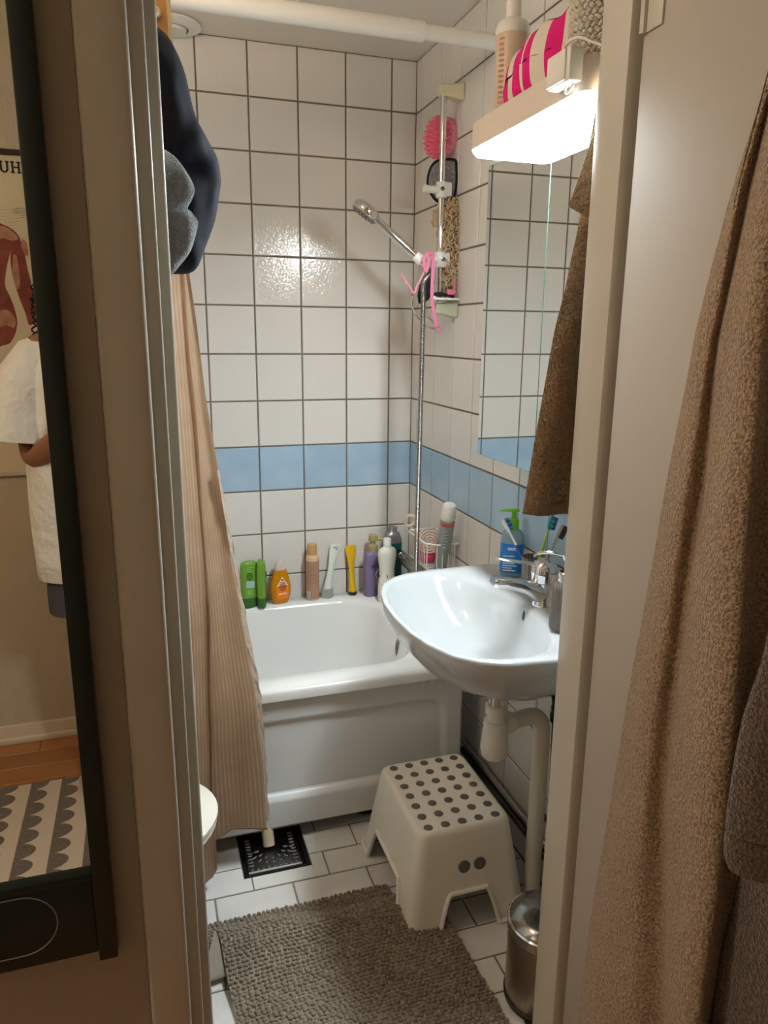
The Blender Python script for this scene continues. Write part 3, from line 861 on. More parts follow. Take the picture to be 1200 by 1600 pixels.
obj('cistern', M().rbox(XL + .004, -1.385, tyc - .19, tyc + .19, .40, .78, .02, 3).rbox(XL + .004, -1.40, tyc - .09, tyc + .09, .15, .41, .02, 3), CER, to)

# ------------------------------------------------------------------ chenille bath mat, rumpled
Lp = [(-.98, -.992, .006), (-.95, -1.075, .006), (-.925, -1.150, .008), (-.925, -1.165, .018), (-.885, -1.115, .036), (-.862, -1.062, .052), (-.852, -1.085, .052), (-.848, -1.14, .036), (-.842, -1.22, .016), (-.832, -1.30, .008), (-.815, -1.40, .006), (-.795, -1.53, .006)]
Rp = [(-.408, -.992, .006), (-.398, -1.05, .006), (-.390, -1.100, .007), (-.385, -1.108, .014), (-.378, -1.090, .024), (-.372, -1.066, .034), (-.345, -1.082, .038), (-.315, -1.135, .034), (-.295, -1.19, .018), (-.288, -1.29, .008), (-.282, -1.40, .006), (-.276, -1.53, .006)]
def matf(u, v):
    l, r = sample(Lp, v), sample(Rp, v)
    p = l.lerp(r, u)
    k = max(0, (v - .5) * 2)
    bow = .020 * math.sin(math.pi * u) * (1 if v < .3 else 0)
    wv = .5 + .5 * mnoise.noise((u * 4.2, v * 9, 2.))
    p.z += (.016 * wv * math.sin(math.pi * min(1, u * 1.05)) if v > .40 else .004 * wv)
    if .3 < v < .6:                       # the fold is flatter in the middle of the mat
        m = math.sin(math.pi * u) ** .7 * math.sin(math.pi * (v - .3) / .3)
        p.z -= .012 * m
    p.z = max(p.z, .005)
    return p
MATC = mat('mat_backing', (158, 148, 132), .9, bump=(200, .3, .002))
MATP = mat('chenille_taupe', (154, 140, 122), .95, vary=(30, (130, 117, 101), .3), sheen=.3)
bm_ = thing('bath_mat', 'taupe chenille bath mat rumpled on the bathroom floor', 'mat', (-.6, -1.25, 0))
mo = obj('backing', M().grid(matf, 60, 110), MATC, bm_, sharp=0, fix=False)
md = mo.modifiers.new('thick', 'SOLIDIFY'); md.thickness = .005; md.offset = 0
nb = M()
tmpl = [(1, 0), (.5, .87), (-.5, .87), (-1, 0), (-.5, -.87), (.5, -.87)]
# arc-length rows so that the tufts keep their size round the folds
vv = [0.0]
prev = matf(.5, 0); acc = 0
STEPN = 3000
for i in range(1, STEPN + 1):
    p = (matf(.25, i / STEPN) + matf(.75, i / STEPN)) / 2
    acc += (p - prev).length if i > 1 else 0
    prev = p
    if acc >= .0085: vv.append(i / STEPN); acc = 0
for r_i, v in enumerate(vv):
    wid = (matf(1, v) - matf(0, v)).length
    n = int(wid / .0118)
    for i in range(n):
        u = (i + .5 + random.uniform(-.14, .14) + (.5 if r_i % 2 else 0) * .4) / n
        if not 0 < u < 1: continue
        vj = min(1, max(0, v + random.uniform(-.0012, .0012)))
        c = matf(u, vj)
        e = .004
        du = (matf(min(1, u + e), vj) - matf(max(0, u - e), vj)).normalized(); dv_ = (matf(u, min(1, vj + e)) - matf(u, max(0, vj - e))).normalized()
        n_ = dv_.cross(du).normalized()
        if n_.z < -.1: continue
        if n_.z < .3 and c.z < .02: continue
        w = .0060 * random.uniform(.85, 1.1); l = .0050 * random.uniform(.85, 1.15); hgt = .0085 * random.uniform(.75, 1.2)
        nb.loft([[c + du * (w * k1 * x) + dv_ * (l * k1 * y_) + n_ * (hgt * k2) for x, y_ in tmpl] for k1, k2 in ((.85, .2), (1.0, .62), (.55, .98))], True, False, True)
obj('chenille_pile', nb, MATP, bm_, sharp=80, kind='stuff', fix=False)

# ------------------------------------------------------------------ bottles along the back ledge of the tub
LZ = ZR + .0015
GRN = mat('green_bottle', (112, 160, 52), .3); GRND = mat('green_cap', (54, 100, 42), .35); GLAB = mat('pale_blue_label', (170, 196, 196), .5); GDK = mat('dark_green_print', (30, 84, 36), .5); GLT = mat('light_green_print', (176, 212, 130), .5)
def flat_bottle(name, label, c, rot, group=None):
    b = thing(name, label, 'bottle', (c[0], c[1], LZ), group)
    pr = ((.036, .96), (.05, 1.0), (.11, 1.02), (.150, 1.0), (.163, .93), (.169, .74), (.171, .4))
    obj('body', M().loft([oval(c, .031 * w, .0175 * (w if h < .15 else w * .9), LZ + h, 2.6, rot=rot) for h, w in pr], True, True, True), GRN, b, sharp=50)
    obj('cap', M().loft([oval(c, .0285 * w, .0165 * w, LZ + h, 2.4, rot=rot) for h, w in ((0, .95), (.004, 1), (.032, 1.0), (.036, 1.02))], True, True, True), GRND, b, sharp=50)
    fr = face_frame(Vector((c[0], c[1], LZ)) + Vector((math.sin(rot), -math.cos(rot), 0)) * .0184, (math.cos(rot), math.sin(rot), 0), (0, 0, 1))
    obj('emblem', M().tube([(.010 * math.cos(a) - .004, .118 + .012 * math.sin(a), 0) for a in [2 * math.pi * i / 20 for i in range(20)]], .0013, 6, close=True).tube([(.005 * math.cos(a) - .004, .118 + .006 * math.sin(a), 0) for a in [2 * math.pi * i / 14 for i in range(14)]], .0012, 6, close=True).xform(fr), GDK, b)
    q = M().add([(-.017, .076, 0), (.012, .074, 0), (.015, .098, 0), (-.017, .102, 0)], [(0, 1, 2, 3)]).xform(fr)
    obj('label', q, GLAB, b, sharp=0)
    q = M()
    for z_, w in ((.150, .024), (.144, .016), (.136, .020), (.064, .022), (.058, .016), (.052, .020)):
        q.add([(-.014, z_, 0), (-.014 + w, z_, 0), (-.014 + w, z_ + .0022, 0), (-.014, z_ + .0022, 0)], [(0, 1, 2, 3)])
    obj('small_print', q.xform(fr), GLT, b, sharp=0)
    return b
g1, g2 = at(390, 945, Z=LZ), at(410, 945, Z=LZ)
flat_bottle('shampoo_bottle', 'green shampoo bottle with front label, nearest the curtain', (g1.x, -.058), R(12))
flat_bottle('shampoo_bottle', 'green shampoo bottle turned sideways beside its twin', (g2.x - .002, -.062), R(78))

ORG_ = mat('orange_shampoo', (226, 150, 8), .18, trans=.25); OLAB = mat('orange_label', (246, 132, 16), .45); OTRI = mat('peach_label', (250, 206, 170), .5); CAPC = mat('frosted_cap', (232, 214, 204), .35, trans=.2); RBR = mat('maroon_print', (130, 50, 50), .5)
oc = at(437, 938, Z=LZ); oc = (oc.x, -.052); orot = R(14)
ob_ = thing('baby_shampoo_bottle', 'amber teardrop shampoo bottle with frosted cap', 'bottle', (oc[0], oc[1], LZ))
obj('body', M().loft([oval(oc, a, a * .52, LZ + h, 2.2, rot=orot) for h, a in ((0, .026), (.006, .031), (.03, .0385), (.055, .0405), (.085, .036), (.110, .0285), (.126, .0235))], True, True, True), ORG_, ob_, sharp=50)
obj('cap', M().loft([oval(oc, a, b_, LZ + h, 2.2, rot=orot) for h, a, b_ in ((.127, .0225, .0135), (.140, .020, .013), (.153, .0155, .012), (.160, .010, .009), (.163, .002, .002))], True, True, True), CAPC, ob_, sharp=60)
def obf(h): return .0205 * (1 if h < .06 else 1 - (h - .06) * 5.5)
def lab_pts(ps, off=.0012):
    return [Vector((oc[0], oc[1], LZ + z_)) + Vector((math.cos(orot), math.sin(orot), 0)) * x_ + Vector((math.sin(orot), -math.cos(orot), 0)) * (math.sqrt(max(0, 1 - (x_ / .0405) ** 2)) * .52 * interp(z_, [0, .03, .055, .085, .110], [.030, .0385, .0405, .036, .0285]) + off) for x_, z_ in ps]
m = M(); N5 = 10
gz = [.020 + .062 * i / 8 for i in range(9)]
m.loft([lab_pts([(-(.024 if z_ < .07 else .024 - (z_ - .07) * .9) + 2 * (.024 if z_ < .07 else .024 - (z_ - .07) * .9) * i / N5, z_) for i in range(N5 + 1)]) for z_ in gz], False)
obj('label', m, OLAB, ob_, sharp=60)
m = M().loft([lab_pts([(-w + 2 * w * i / 6, z_) for i in range(7)], .0018) for z_, w in ((.070, .0235), (.085, .0125), (.104, .0008))], False)
obj('triangle_label', m, OTRI, ob_, sharp=60)
m = M()
for z_, w, h in ((.0895, .004, .006), (.082, .008, .003), (.0765, .011, .003), (.0715, .014, .0025), (.0655, .016, .0035), (.059, .012, .002), (.054, .010, .0015)):
    m.loft([lab_pts([(-w + 2 * w * i / 4, zz) for i in range(5)], .0024) for zz in (z_, z_ + h)], False)
obj('print', m, RBR, ob_, sharp=60)
m = M().loft([lab_pts([(-w + 2 * w * i / 6, zz) for i in range(7)], .0024) for zz, w in ((.038, .015), (.041, .018), (.044, .015))], False)
obj('oval_mark', m, OTRI, ob_, sharp=60)

cc = at(488, 934, Z=LZ); cc = Vector((cc.x, -.045, LZ))
ca = thing('spray_can', 'beige spray can with tan cap on the tub ledge', 'spray can', cc)
obj('body', M().lathe([(.0225, 0), (.0245, .003), (.0245, .006)], cc, 32).lathe([(.0245, .150), (.0245, .158), (.022, .168), (.018, .172)], cc, 32), mat('can_beige', (224, 186, 152), .3), ca)
obj('wrap', M().lathe([(.0247, .006), (.0247, .150)], cc, 32, cap=False), mat('can_wrap', (190, 150, 122), .4, vary=(90, (172, 134, 106), .3)), ca)
obj('cap', M().lathe([(.0175, .172), (.0178, .176), (.0172, .208), (.015, .212), (.001, .213)], cc, 32), mat('can_cap', (206, 160, 104), .35), ca)
fr = facing(cc, .0252, .022)
obj('barcode_label', M().add([(-.020, -.014, -.004), (-.009, -.014, 0), (-.009, .014, 0), (-.020, .014, -.004)], [(0, 1, 2, 3)]).xform(fr), WPRINT, ca, sharp=0)
m = M()
for i in range(9): m.add([(-.0185, -.011 + i * .0026, -.0030), (-.0115, -.011 + i * .0026, .0005), (-.0115, -.0098 + i * .0026, .0005), (-.0185, -.0098 + i * .0026, -.0030)], [(0, 1, 2, 3)])
obj('barcode', m.xform(fr), BLACK, ca, sharp=0)
m = M()
for i in range(8): m.add([(-.012, .045 + i * .010, .0003), (.014, .045 + i * .010, .0003), (.014, .0462 + i * .010, .0003), (-.012, .0462 + i * .010, .0003)], [(0, 1, 2, 3)])
obj('print', m.xform(fr), mat('tan_print', (150, 112, 88), .5), ca, sharp=0)

def crimp_tube(name, label, c, top, r, capc, bodym, capm, capr, caph, wtop, twist=0.):
    """squeezed tube standing on its cap: round at the cap, flat crimp at the top"""
    t = thing(name, label, 'tube', c)
    obj('cap', M().lathe([(capr * .94, 0), (capr, .003), (capr, caph), (capr * .9, caph + .002)], c, 28), capm, t)
    c0 = Vector(c) + Vector((0, 0, caph + .002)); T = Vector(top)
    L = []
    for k in range(11):
        s = k / 10
        p = c0.lerp(T, s) + Vector((0, 0, 0))
        f = s ** .8
        wid = r + (wtop - r) * min(1, s * 1.2)
        if .25 < s < .75: wid *= 1 - .18 * math.sin((s - .25) / .5 * math.pi)
        th = r * (1 - f) + .0012 * f
        a0 = twist * (1 - s)
        L.append([p + Vector((wid * math.cos(q) * math.cos(a0) - th * math.sin(q) * math.sin(a0), wid * math.cos(q) * math.sin(a0) + th * math.sin(q) * math.cos(a0), 0)) for q in [2 * math.pi * i / 20 for i in range(20)]])
    obj('body', M().loft(L, True, True, True), bodym, t, sharp=50)
    return t
c1 = at(511, 932, Z=LZ); t1 = at(525, 850, Y=-.012)
tt = crimp_tube('cream_tube', 'flattened white tube with clear cap leaning on the wall', (c1.x, -.042, LZ), (t1.x, -.012, t1.z), .017, None, mat('white_tube', (226, 232, 220), .3), mat('clear_cap', (226, 230, 230), .1, trans=.6), .0225, .034, .021, R(60))
fr = face_frame((t1.x - .001, -.0175, t1.z - .012), (1, .2, 0), (-.14, .1, 1))
obj('print', M().add([(-.012, 0, 0), (.010, 0, 0), (.010, .002, 0), (-.012, .002, 0)], [(0, 1, 2, 3)]).add([(-.004, -.008, 0), (.004, -.008, 0), (.004, -.0035, 0), (-.004, -.0035, 0)], [(0, 1, 2, 3)]).xform(fr), mat('grey_print', (110, 116, 100), .6), tt, sharp=0)
c2 = at(552, 930, Z=LZ); t2 = at(548, 852, Y=-.012)
crimp_tube('gold_tube', 'twisted golden yellow tube with dark brown cap on the tub ledge', (c2.x, -.042, LZ), (t2.x, -.014, t2.z), .0155, None, mat('gold_tube', (232, 184, 30), .25), mat('dark_brown_cap', (58, 34, 24), .3), .0165, .012, .021, R(85))

pc = at(580, 926, Z=LZ); pc = (pc.x, -.062); prot = R(24)
pu = thing('pump_bottle', 'lilac pump bottle with khaki pump in the tub corner', 'bottle', (pc[0], pc[1], LZ))
PURP = mat('lilac_plastic', (132, 118, 154), .35); KHAKI = mat('khaki_pump', (176, 160, 108), .4)
obj('body', M().loft([oval(pc, .036 * w, .023 * w, LZ + h, 3.2, rot=prot) for h, w in ((0, .95), (.004, 1), (.150, 1.0), (.160, .97), (.168, .84), (.171, .6))], True, True, True), PURP, pu, sharp=50)
obj('pump', M().lathe([(.017, .170), (.018, .174), (.018, .194), (.010, .199), (.010, .210), (.017, .212), (.017, .232), (.014, .235)], (pc[0], pc[1], LZ), 24).tube([(pc[0], pc[1], LZ + .222), (pc[0] + .034, pc[1] - .014, LZ + .216)], .006, 10), KHAKI, pu)
fr = face_frame(Vector((pc[0], pc[1], LZ)) + Vector((math.sin(prot), -math.cos(prot), 0)) * .0236 + Vector((0, 0, .118)), (math.cos(prot), math.sin(prot), 0), (0, 0, 1))
DPUR = mat('dark_purple_print', (60, 40, 90), .5)
obj('lettering', text_mesh('ELVIVE', .018, True).xform(fr), DPUR, pu, sharp=0)
m = M().tube(spline([(.004, -.052, 0), (-.004, -.038, 0), (0, -.022, 0), (.014, -.014, 0), (.024, -.016, 0)], 5), .0012, 6)
for i, w in enumerate((.028, .030, .024)): m.add([(-.006, -.058 - i * .007, 0), (-.006 + w, -.058 - i * .007, 0), (-.006 + w, -.0555 - i * .007, 0), (-.006, -.0555 - i * .007, 0)], [(0, 1, 2, 3)])
obj('print', m.xform(fr), WPRINT, pu, sharp=0)

wc = at(604, 938, Z=LZ); wc = (wc.x, wc.y); wrot = R(20)
wbt = thing('lotion_bottle', 'tall cream white bottle with flip cap in front of the lilac bottle', 'bottle', (wc[0], wc[1], LZ))
CREAMB = mat('cream_bottle', (228, 226, 212), .35)
obj('body', M().loft([oval(wc, a, a * .66, LZ + h, 2.2, rot=wrot) for h, a in ((0, .034), (.005, .0365), (.06, .036), (.10, .031), (.125, .0305), (.150, .034), (.175, .0375), (.190, .037), (.200, .031), (.207, .018), (.209, .014))], True, True, True), CREAMB, wbt, sharp=50)
obj('cap', M().lathe([(.0145, .208), (.015, .211), (.0142, .236), (.013, .239), (.001, .2395)], (wc[0], wc[1], LZ), 24), PLW, wbt)
wd = Vector((CAM.x - wc[0], CAM.y - wc[1], 0)).normalized()
fr = face_frame(Vector((wc[0], wc[1], LZ + .100)) + Vector((-.020, -.0165, 0)), (.86, -.5, 0), (0, 0, 1))
obj('lettering', text_mesh('ACO', .017, True).xform(fr), mat('charcoal_print', (52, 54, 60), .5), wbt, sharp=0)
obj('emblem', M().tube([(.009 * math.cos(a), -.024 + .010 * math.sin(a), 0) for a in [2 * math.pi * i / 20 for i in range(20)]], .0018, 6, close=True).xform(fr), mat('slate_print', (120, 136, 168), .5), wbt)

kc = (-.085, -.052)
kb = thing('shower_gel_bottle', 'teal bottle with silver grey top in the corner behind the basket', 'bottle', (kc[0], kc[1], LZ))
obj('body', M().loft([oval(kc, a, a * .7, LZ + h, 2.4) for h, a in ((0, .034), (.004, .037), (.16, .037), (.195, .037))], True, True, True), mat('teal_plastic', (22, 100, 104), .3), kb, sharp=50)
obj('shoulder', M().loft([oval(kc, a, a * .7, LZ + h, 2.4) for h, a in ((.196, .037), (.215, .034), (.235, .026), (.240, .018), (.256, .018), (.258, .015))], True, True, True), mat('silver_plastic', (150, 154, 158), .25, metal=.6), kb, sharp=50)
og = at(656, 1022, Z=ZR)
ot = obj('orange_disc', M().loft([oval((og.x + .012, og.y + .01), a, a, ZR + h, 2) for h, a in ((.001, .020), (.006, .026), (.014, .026), (.020, .018), (.022, .002))], True, True, True), mat('orange_plastic', (236, 96, 34), .35), loc=(og.x + .012, og.y + .01, ZR), sharp=50)
tag(ot, 'small orange disc on the tub rim under the basin', 'disc')

# ------------------------------------------------------------------ shower mixer bar, wire basket
mx_ = thing('shower_mixer', 'grey chrome shower mixer bar on the right wall above the tub', 'mixer', (-.06, -.24, .64))
MXM = mat('mixer_grey_chrome', (150, 150, 148), .22, metal=1.)
obj('bar', M().tube([(-.066, -.125, .640), (-.066, -.36, .640)], .0215, 28), MXM, mx_)
obj('knob', M().lathe([(.020, 0), (.0225, .002), (.0225, .036), (.019, .042)], (-.066, -.122, .640), 28, (0, 1, 0)), MXM, mx_)
obj('knob', M().lathe([(.020, 0), (.0225, .002), (.0225, .036), (.019, .042)], (-.066, -.363, .640), 28, (0, -1, 0)), MXM, mx_)
obj('button', M().rbox(-.094, -.086, -.100, -.090, .628, .652, .002), BLACK, mx_)
for yy in (-.165, -.318):
    obj('wall_union', M().tube([(-.05, yy, .640), (-.004, yy, .640)], .014, 16).lathe([(.026, 0), (.026, .004), (.018, .012)], (-.0005, yy, .640), 24, (-1, 0, 0)), CHROME, mx_)
obj('outlet', M().tube([(-.066, -.29, .622), (-.066, -.29, .596)], .010, 12), CHROME, mx_)

bk = thing('wire_basket', 'white coated wire basket hung on the tiled wall', 'basket', (-.06, -.39, .70))
bx0, bx1, by0, by1, bz0, bz1 = -.110, -.008, -.49, -.29, .704, .792
WIRE = mat('white_wire', (232, 224, 216), .35)
obj('rim', M().tube([(bx1, by1, bz1), (bx0 + .01, by1, bz1), (bx0, by1 - .012, bz1), (bx0, by0 + .03, bz1), (bx0 + .03, by0, bz1), (bx1, by0, bz1)], .0030, 8, close=True), WIRE, bk)
ins = .008
obj('floor_ring', M().tube([(bx1, by1 - ins, bz0), (bx0 + ins, by1 - ins, bz0), (bx0 + ins, by0 + ins + .02, bz0), (bx0 + ins + .02, by0 + ins, bz0), (bx1, by0 + ins, bz0)], .002, 8, close=True), WIRE, bk)
for i in range(9):
    y0 = by1 - .018 - i * .020
    obj('wire', M().tube([(bx0 + (0 if i < 8 else .004), y0, bz1), (bx0 + .003, y0, bz0 + .012), (bx0 + ins + .002, y0, bz0), (bx1, y0, bz0), (bx1, y0, bz1)], .0019, 6), WIRE, bk)
for i in range(4):
    x = bx0 + .03 + i * .020
    for yy, s in ((by0, 1), (by1, -1)):
        obj('wire', M().tube([(x, yy, bz1), (x, yy + s * .003, bz0 + .012), (x, yy + s * ins, bz0)], .0019, 6), WIRE, bk)

cb, ct = Vector((-.050, -.455, .712)), at(703, 788, X=-.052)
ax = (ct - cb).normalized()
sc_ = thing('shaving_gel_can', 'grey and white gel can with white cap tilted in the basket', 'can', cb)
SG = mat('can_grey', (158, 164, 164), .3, metal=.4)
hL = (ct - cb).length
obj('body', M().lathe([(.022, 0), (.0235, .003), (.0235, hL * .74), (.021, hL * .77)], cb, 32, ax), SG, sc_)
obj('band', M().lathe([(.0238, hL * .685), (.0238, hL * .742)], cb, 32, ax, cap=False), mat('coral_band', (206, 110, 96), .4), sc_)
obj('cap', M().lathe([(.022, hL * .765), (.0235, hL * .78), (.0225, hL * .96), (.019, hL * .995), (.001, hL)], cb, 32, ax), PLW, sc_)
cdir = Vector((CAM.x - cb.x, CAM.y - cb.y, 0)).normalized(); cdir = (cdir - ax * cdir.dot(ax)).normalized()
fr = face_frame(cb + cdir * .0240, ax.cross(cdir), ax)
obj('lettering', text_mesh('red', .010, True).xform(fr @ Matrix.Translation((-.010, hL * .715, .0005))), mat('red_print', (176, 40, 36), .5), sc_, sharp=0)
m = M()
for i, (w, hh) in enumerate(((.022, .0016), (.018, .0016), (.024, .0016), (.020, .0016), (.024, .0016), (.016, .0016))):
    m.add([(-.006, hL * (.36 + i * .05), .0006), (-.006 + w * .6, hL * (.36 + i * .05), .0006), (-.006 + w * .6, hL * (.36 + i * .05) + hh, .0006), (-.006, hL * (.36 + i * .05) + hh, .0006)], [(0, 1, 2, 3)])
obj('small_print', m.xform(fr), WPRINT, sc_, sharp=0)

# coiled hair ties / loofah rings
cq = at(671, 846, X=-.075)
nv = (CAM - cq).normalized(); nv.z = .15; nv.normalize()
uu = nv.cross(Vector((0, 0, 1))).normalized(); ww = uu.cross(nv)
sp_pts = []
for i in range(150):
    a = i / 150 * 2 * math.pi * 4.2
    rr = .006 + .036 * i / 150
    sp_pts.append(cq + uu * (rr * math.cos(a)) + ww * (rr * math.sin(a)) + nv * (.004 - .006 * i / 150))
coil = obj('coiled_cord', M().tube(sp_pts, .0033, 8), mat('cord_beige', (214, 182, 162), .5), loc=cq)
tag(coil, 'flat spiral of beige cord in the wire basket', 'cord')
lq = at(640, 812, X=-.075)
lp_ = []
for i in range(40):
    a = 2 * math.pi * i / 40
    lp_.append(lq + uu * (.016 * math.cos(a) + .010 * math.sin(a)) + Vector((0, 0, -.6)) * (.020 * math.cos(a)) + ww * (.014 * math.sin(a)))
lo_ = obj('cord_loop', M().tube(lp_, .0035, 8, close=True).tube([q + nv * .008 + Vector((.002, 0, -.004)) for q in lp_], .003, 8, close=True).tube(spline([lp_[0], lq + Vector((.02, -.03, -.05)), (-.06, -.33, bz0 + .02)], 6), .003, 8), mat('cord_pale', (222, 200, 182), .5), loc=lq)
tag(lo_, 'pale cord loop sticking up from the basket end', 'cord')
pq = at(670, 872, X=-.070)
ps = obj('pink_sponge', M().rbox(pq.x - .028, pq.x + .022, pq.y - .022, pq.y + .075, bz0 + .003, bz0 + .036, .008, 3), mat('pink_sponge', (214, 70, 104), .8, bump=(140, .7, .004), vary=(60, (190, 48, 84), .3)), loc=(pq.x, pq.y, bz0 + .003))
tag(ps, 'bright pink sponge lying in the wire basket', 'sponge')

# ------------------------------------------------------------------ shower rail
RX, RY = -.055, -.385
rl = thing('shower_rail', 'chrome shower rail with yellowed brackets on the right wall', 'shower rail', (RX, RY, 1.53))
obj('tube', M().tube([(RX, RY, 1.545), (RX, RY, 2.125)], .0095, 20), CHROME, rl)
def bracket(z, h, m):
    L = []
    for x, w, hh in ((-.002, .026, h), (-.022, .020, h * .82), (-.045, .0155, h * .62), (-.066, .015, h * .60), (-.070, .012, h * .5)):
        L.append([Vector((x, RY + w * a, z + hh * b)) for a, b in ((-.8, -1), (.8, -1), (1, -.8), (1, .8), (.8, 1), (-.8, 1), (-1, .8), (-1, -.8))])
    return M().loft(L, True, True, True)
obj('top_bracket', bracket(2.135, .024, PLYEL), PLYEL, rl, sharp=30)
obj('bottom_bracket', bracket(1.525, .028, PLYEL), mat('clear_yellow_plastic', (222, 224, 190), .25, trans=.3), rl, sharp=30)
def slider(z, arm):
    m = M().lathe([(.016, -.022), (.017, -.02), (.017, .02), (.016, .022)], (RX, RY, z), 20).rbox(RX - .012, RX + .030, RY - .012, RY + .010, z - .018, z + .022, .005)
    m.tube([(RX - .010, RY - .004, z), (RX - .04, RY - .008, z - .002), (RX - arm, RY - .008, z)], [.012, .010, .012], 12)
    return m
z_s1, z_s2 = at(690, 297, Y=RY).z, at(688, 406, Y=RY).z
s1 = obj('slider', slider(z_s1, .06), PLW, rl)
obj('slider_button', M().lathe([(.006, 0), (.006, .003), (.001, .0035)], (RX - .004, RY - .017, z_s1 + .001), 14, (-.2, -1, 0)), STEELD, s1)
s2 = obj('slider', slider(z_s2, .062), PLW, rl)
obj('slider_button', M().lathe([(.006, 0), (.006, .003), (.001, .0035)], (RX + .003, RY - .017, z_s2 + .001), 14, (-.2, -1, 0)), STEELD, s2)
sdz = at(700, 468, Y=RY).z
obj('soap_dish', M().rbox(-.090, -.004, RY - .045, RY + .045, sdz - .004, sdz + .003, .003).rbox(-.090, -.083, RY - .045, RY + .045, sdz - .004, sdz + .008, .002), PLW, rl)

# hand shower with hose
hc = at(654, 404, Y=RY - .008)                 # where the holder grips the handle
hh_ = at(574, 330, Y=RY + .02)
hs = thing('hand_shower', 'chrome hand shower with metal hose in its holder', 'shower', hc)
hdv = (hh_ - hc).normalized()
obj('handle', M().tube([hc - hdv * .028, hc, hc + hdv * .05, hc + hdv * .10, hh_ - hdv * .03], [.0085, .0105, .0118, .0112, .0095], 20), CHROME, hs)
cu = obj('holder_clip', M().tube([hc - hdv * .012, hc + hdv * .014], .0155, 16).tube([hc, (RX - .05, RY - .008, z_s2)], .009, 10), PLW, hs)
hn = Vector((-.55, .20, -.80)).normalized()
hcen = hh_ + hdv * .002
hd = obj('head', M().lathe([(.001, -.018), (.030, -.016), (.043, -.008), (.0455, 0), (.0455, .010), (.043, .013)], hcen, 40, hn), CHROME, hs, sharp=40)
obj('spray_face', M().lathe([(.043, .0125), (.041, .015), (.001, .016)], hcen, 40, hn), mat('spray_grey', (128, 124, 112), .4), hd)
qn = hn.orthogonal().normalized(); qm = hn.cross(qn)
m = M()
for rr, n in ((.012, 6), (.024, 12), (.035, 18)):
    for i in range(n):
        a = 2 * math.pi * i / n
        m.lathe([(.0024, .015), (.0022, .020), (.001, .021)], hcen + qn * (rr * math.cos(a)) + qm * (rr * math.sin(a)), 6, hn)
obj('nozzles', m, mat('nozzle_grey', (150, 146, 134), .5), hd)
h0 = hc - hdv * .028
hx = at(658, 600, Y=RY - .05); hx2 = at(650, 885, Y=RY - .05); hx3 = at(622, 1005, Y=-.44)
hp_ = spline([h0, h0 - hdv * .022 + Vector((0, 0, -.006)), (hx.x + .003, RY - .045, h0.z - .055), (hx.x + .001, RY - .05, h0.z - .12), hx, ((hx.x + hx2.x) / 2, RY - .05, 1.0), hx2, (hx2.x - .005, RY - .05, .55), (hx3.x, -.44, hx3.z), (hx3.x + .015, -.42, hx3.z - .09), (-.165, -.36, .36), (-.11, -.31, .46), (-.068, -.291, .545), (-.066, -.29, .597)], 60)
ds = [0.0]
for a, b in zip(hp_, hp_[1:]): ds.append(ds[-1] + (a - b).length)
step = .0011
pts = []; j = 0; s = 0
while s < ds[-1]:
    while ds[j + 1] < s: j += 1
    pts.append(hp_[j].lerp(hp_[j + 1], (s - ds[j]) / max(1e-6, ds[j + 1] - ds[j]))); s += step
obj('hose', M().tube(pts, [.0076 + .0010 * (1 if (i // 2) % 2 else -1) for i in range(len(pts))], 8), mat('hose_steel', (150, 148, 146), .28, metal=1.), hs, sharp=80, fix=False)
obj('hose_nut', M().lathe([(.008, 0), (.0095, .002), (.0095, .018), (.008, .02)], h0 - hdv * .018, 16, hdv), CHROME, hs)

# pink spiky scrubber
pcn = at(692, 215, Y=-.318); pcn = Vector((pcn.x - .002, -.312, pcn.z))
sn_ = Vector((-.92, -.38, -.06)).normalized()
pk_ = thing('scrubber', 'round pink bath scrubber with soft spikes behind the rail', 'scrubber', pcn)
PINK = mat('pink_rubber', (244, 122, 150), .5); PINKS = mat('pink_sponge_body', (246, 158, 178), .85, bump=(220, .4, .002))
obj('sponge', M().lathe([(.050, -.026), (.058, -.020), (.060, .008), (.058, .011), (.001, .011)], pcn, 40, sn_), PINKS, pk_)
qn = sn_.orthogonal().normalized(); qm = sn_.cross(qn)
m = M()
for rr, n in ((0, 1), (.014, 6), (.028, 12), (.041, 18), (.053, 22)):
    for i in range(n):
        a = 2 * math.pi * (i + rr * 20) / n
        m.lathe([(.0075, 0), (.0062, .007), (.0028, .015), (.0008, .017)], pcn + sn_ * .009 + qn * (rr * math.cos(a)) + qm * (rr * math.sin(a)), 7, (sn_ + (qn * math.cos(a) + qm * math.sin(a)) * (rr * 5)).normalized())
obj('spikes', m, PINK, pk_, sharp=60)

# exfoliating mitt, loofah
mc = at(691, 285, Y=-.345); mc = Vector((mc.x, -.345, mc.z))
mt_ = thing('exfoliating_mitt', 'grey exfoliating mitt with black trim hanging on the rail', 'mitt', mc)
vd = Vector((CAM.x - mc.x, CAM.y - mc.y, 0)).normalized(); vd = (vd + Vector((-.25, 0, 0))).normalized(); vr = Vector((-vd.y, vd.x, 0)); vr = -vr if vr.x < 0 else vr
mo_ = [(.36, 1.0), (.86, .92), (.95, .5), (.98, 0), (.92, -.5), (.75, -.85), (.4, -1.05), (0, -.95), (-.5, -.72), (-.85, -.35), (-1, 0), (-.92, .45), (-.65, .82), (-.2, .98)]
mo_ = [(x * .045, z * .064) for x, z in mo_]
sm = spline([Vector((x, z, 0)) for x, z in mo_ + mo_[:1]], 4)[:-1]
mp = lambda p, k, t: mc + vr * (p.x * k) + Vector((0, 0, p.y * k)) + vd * t
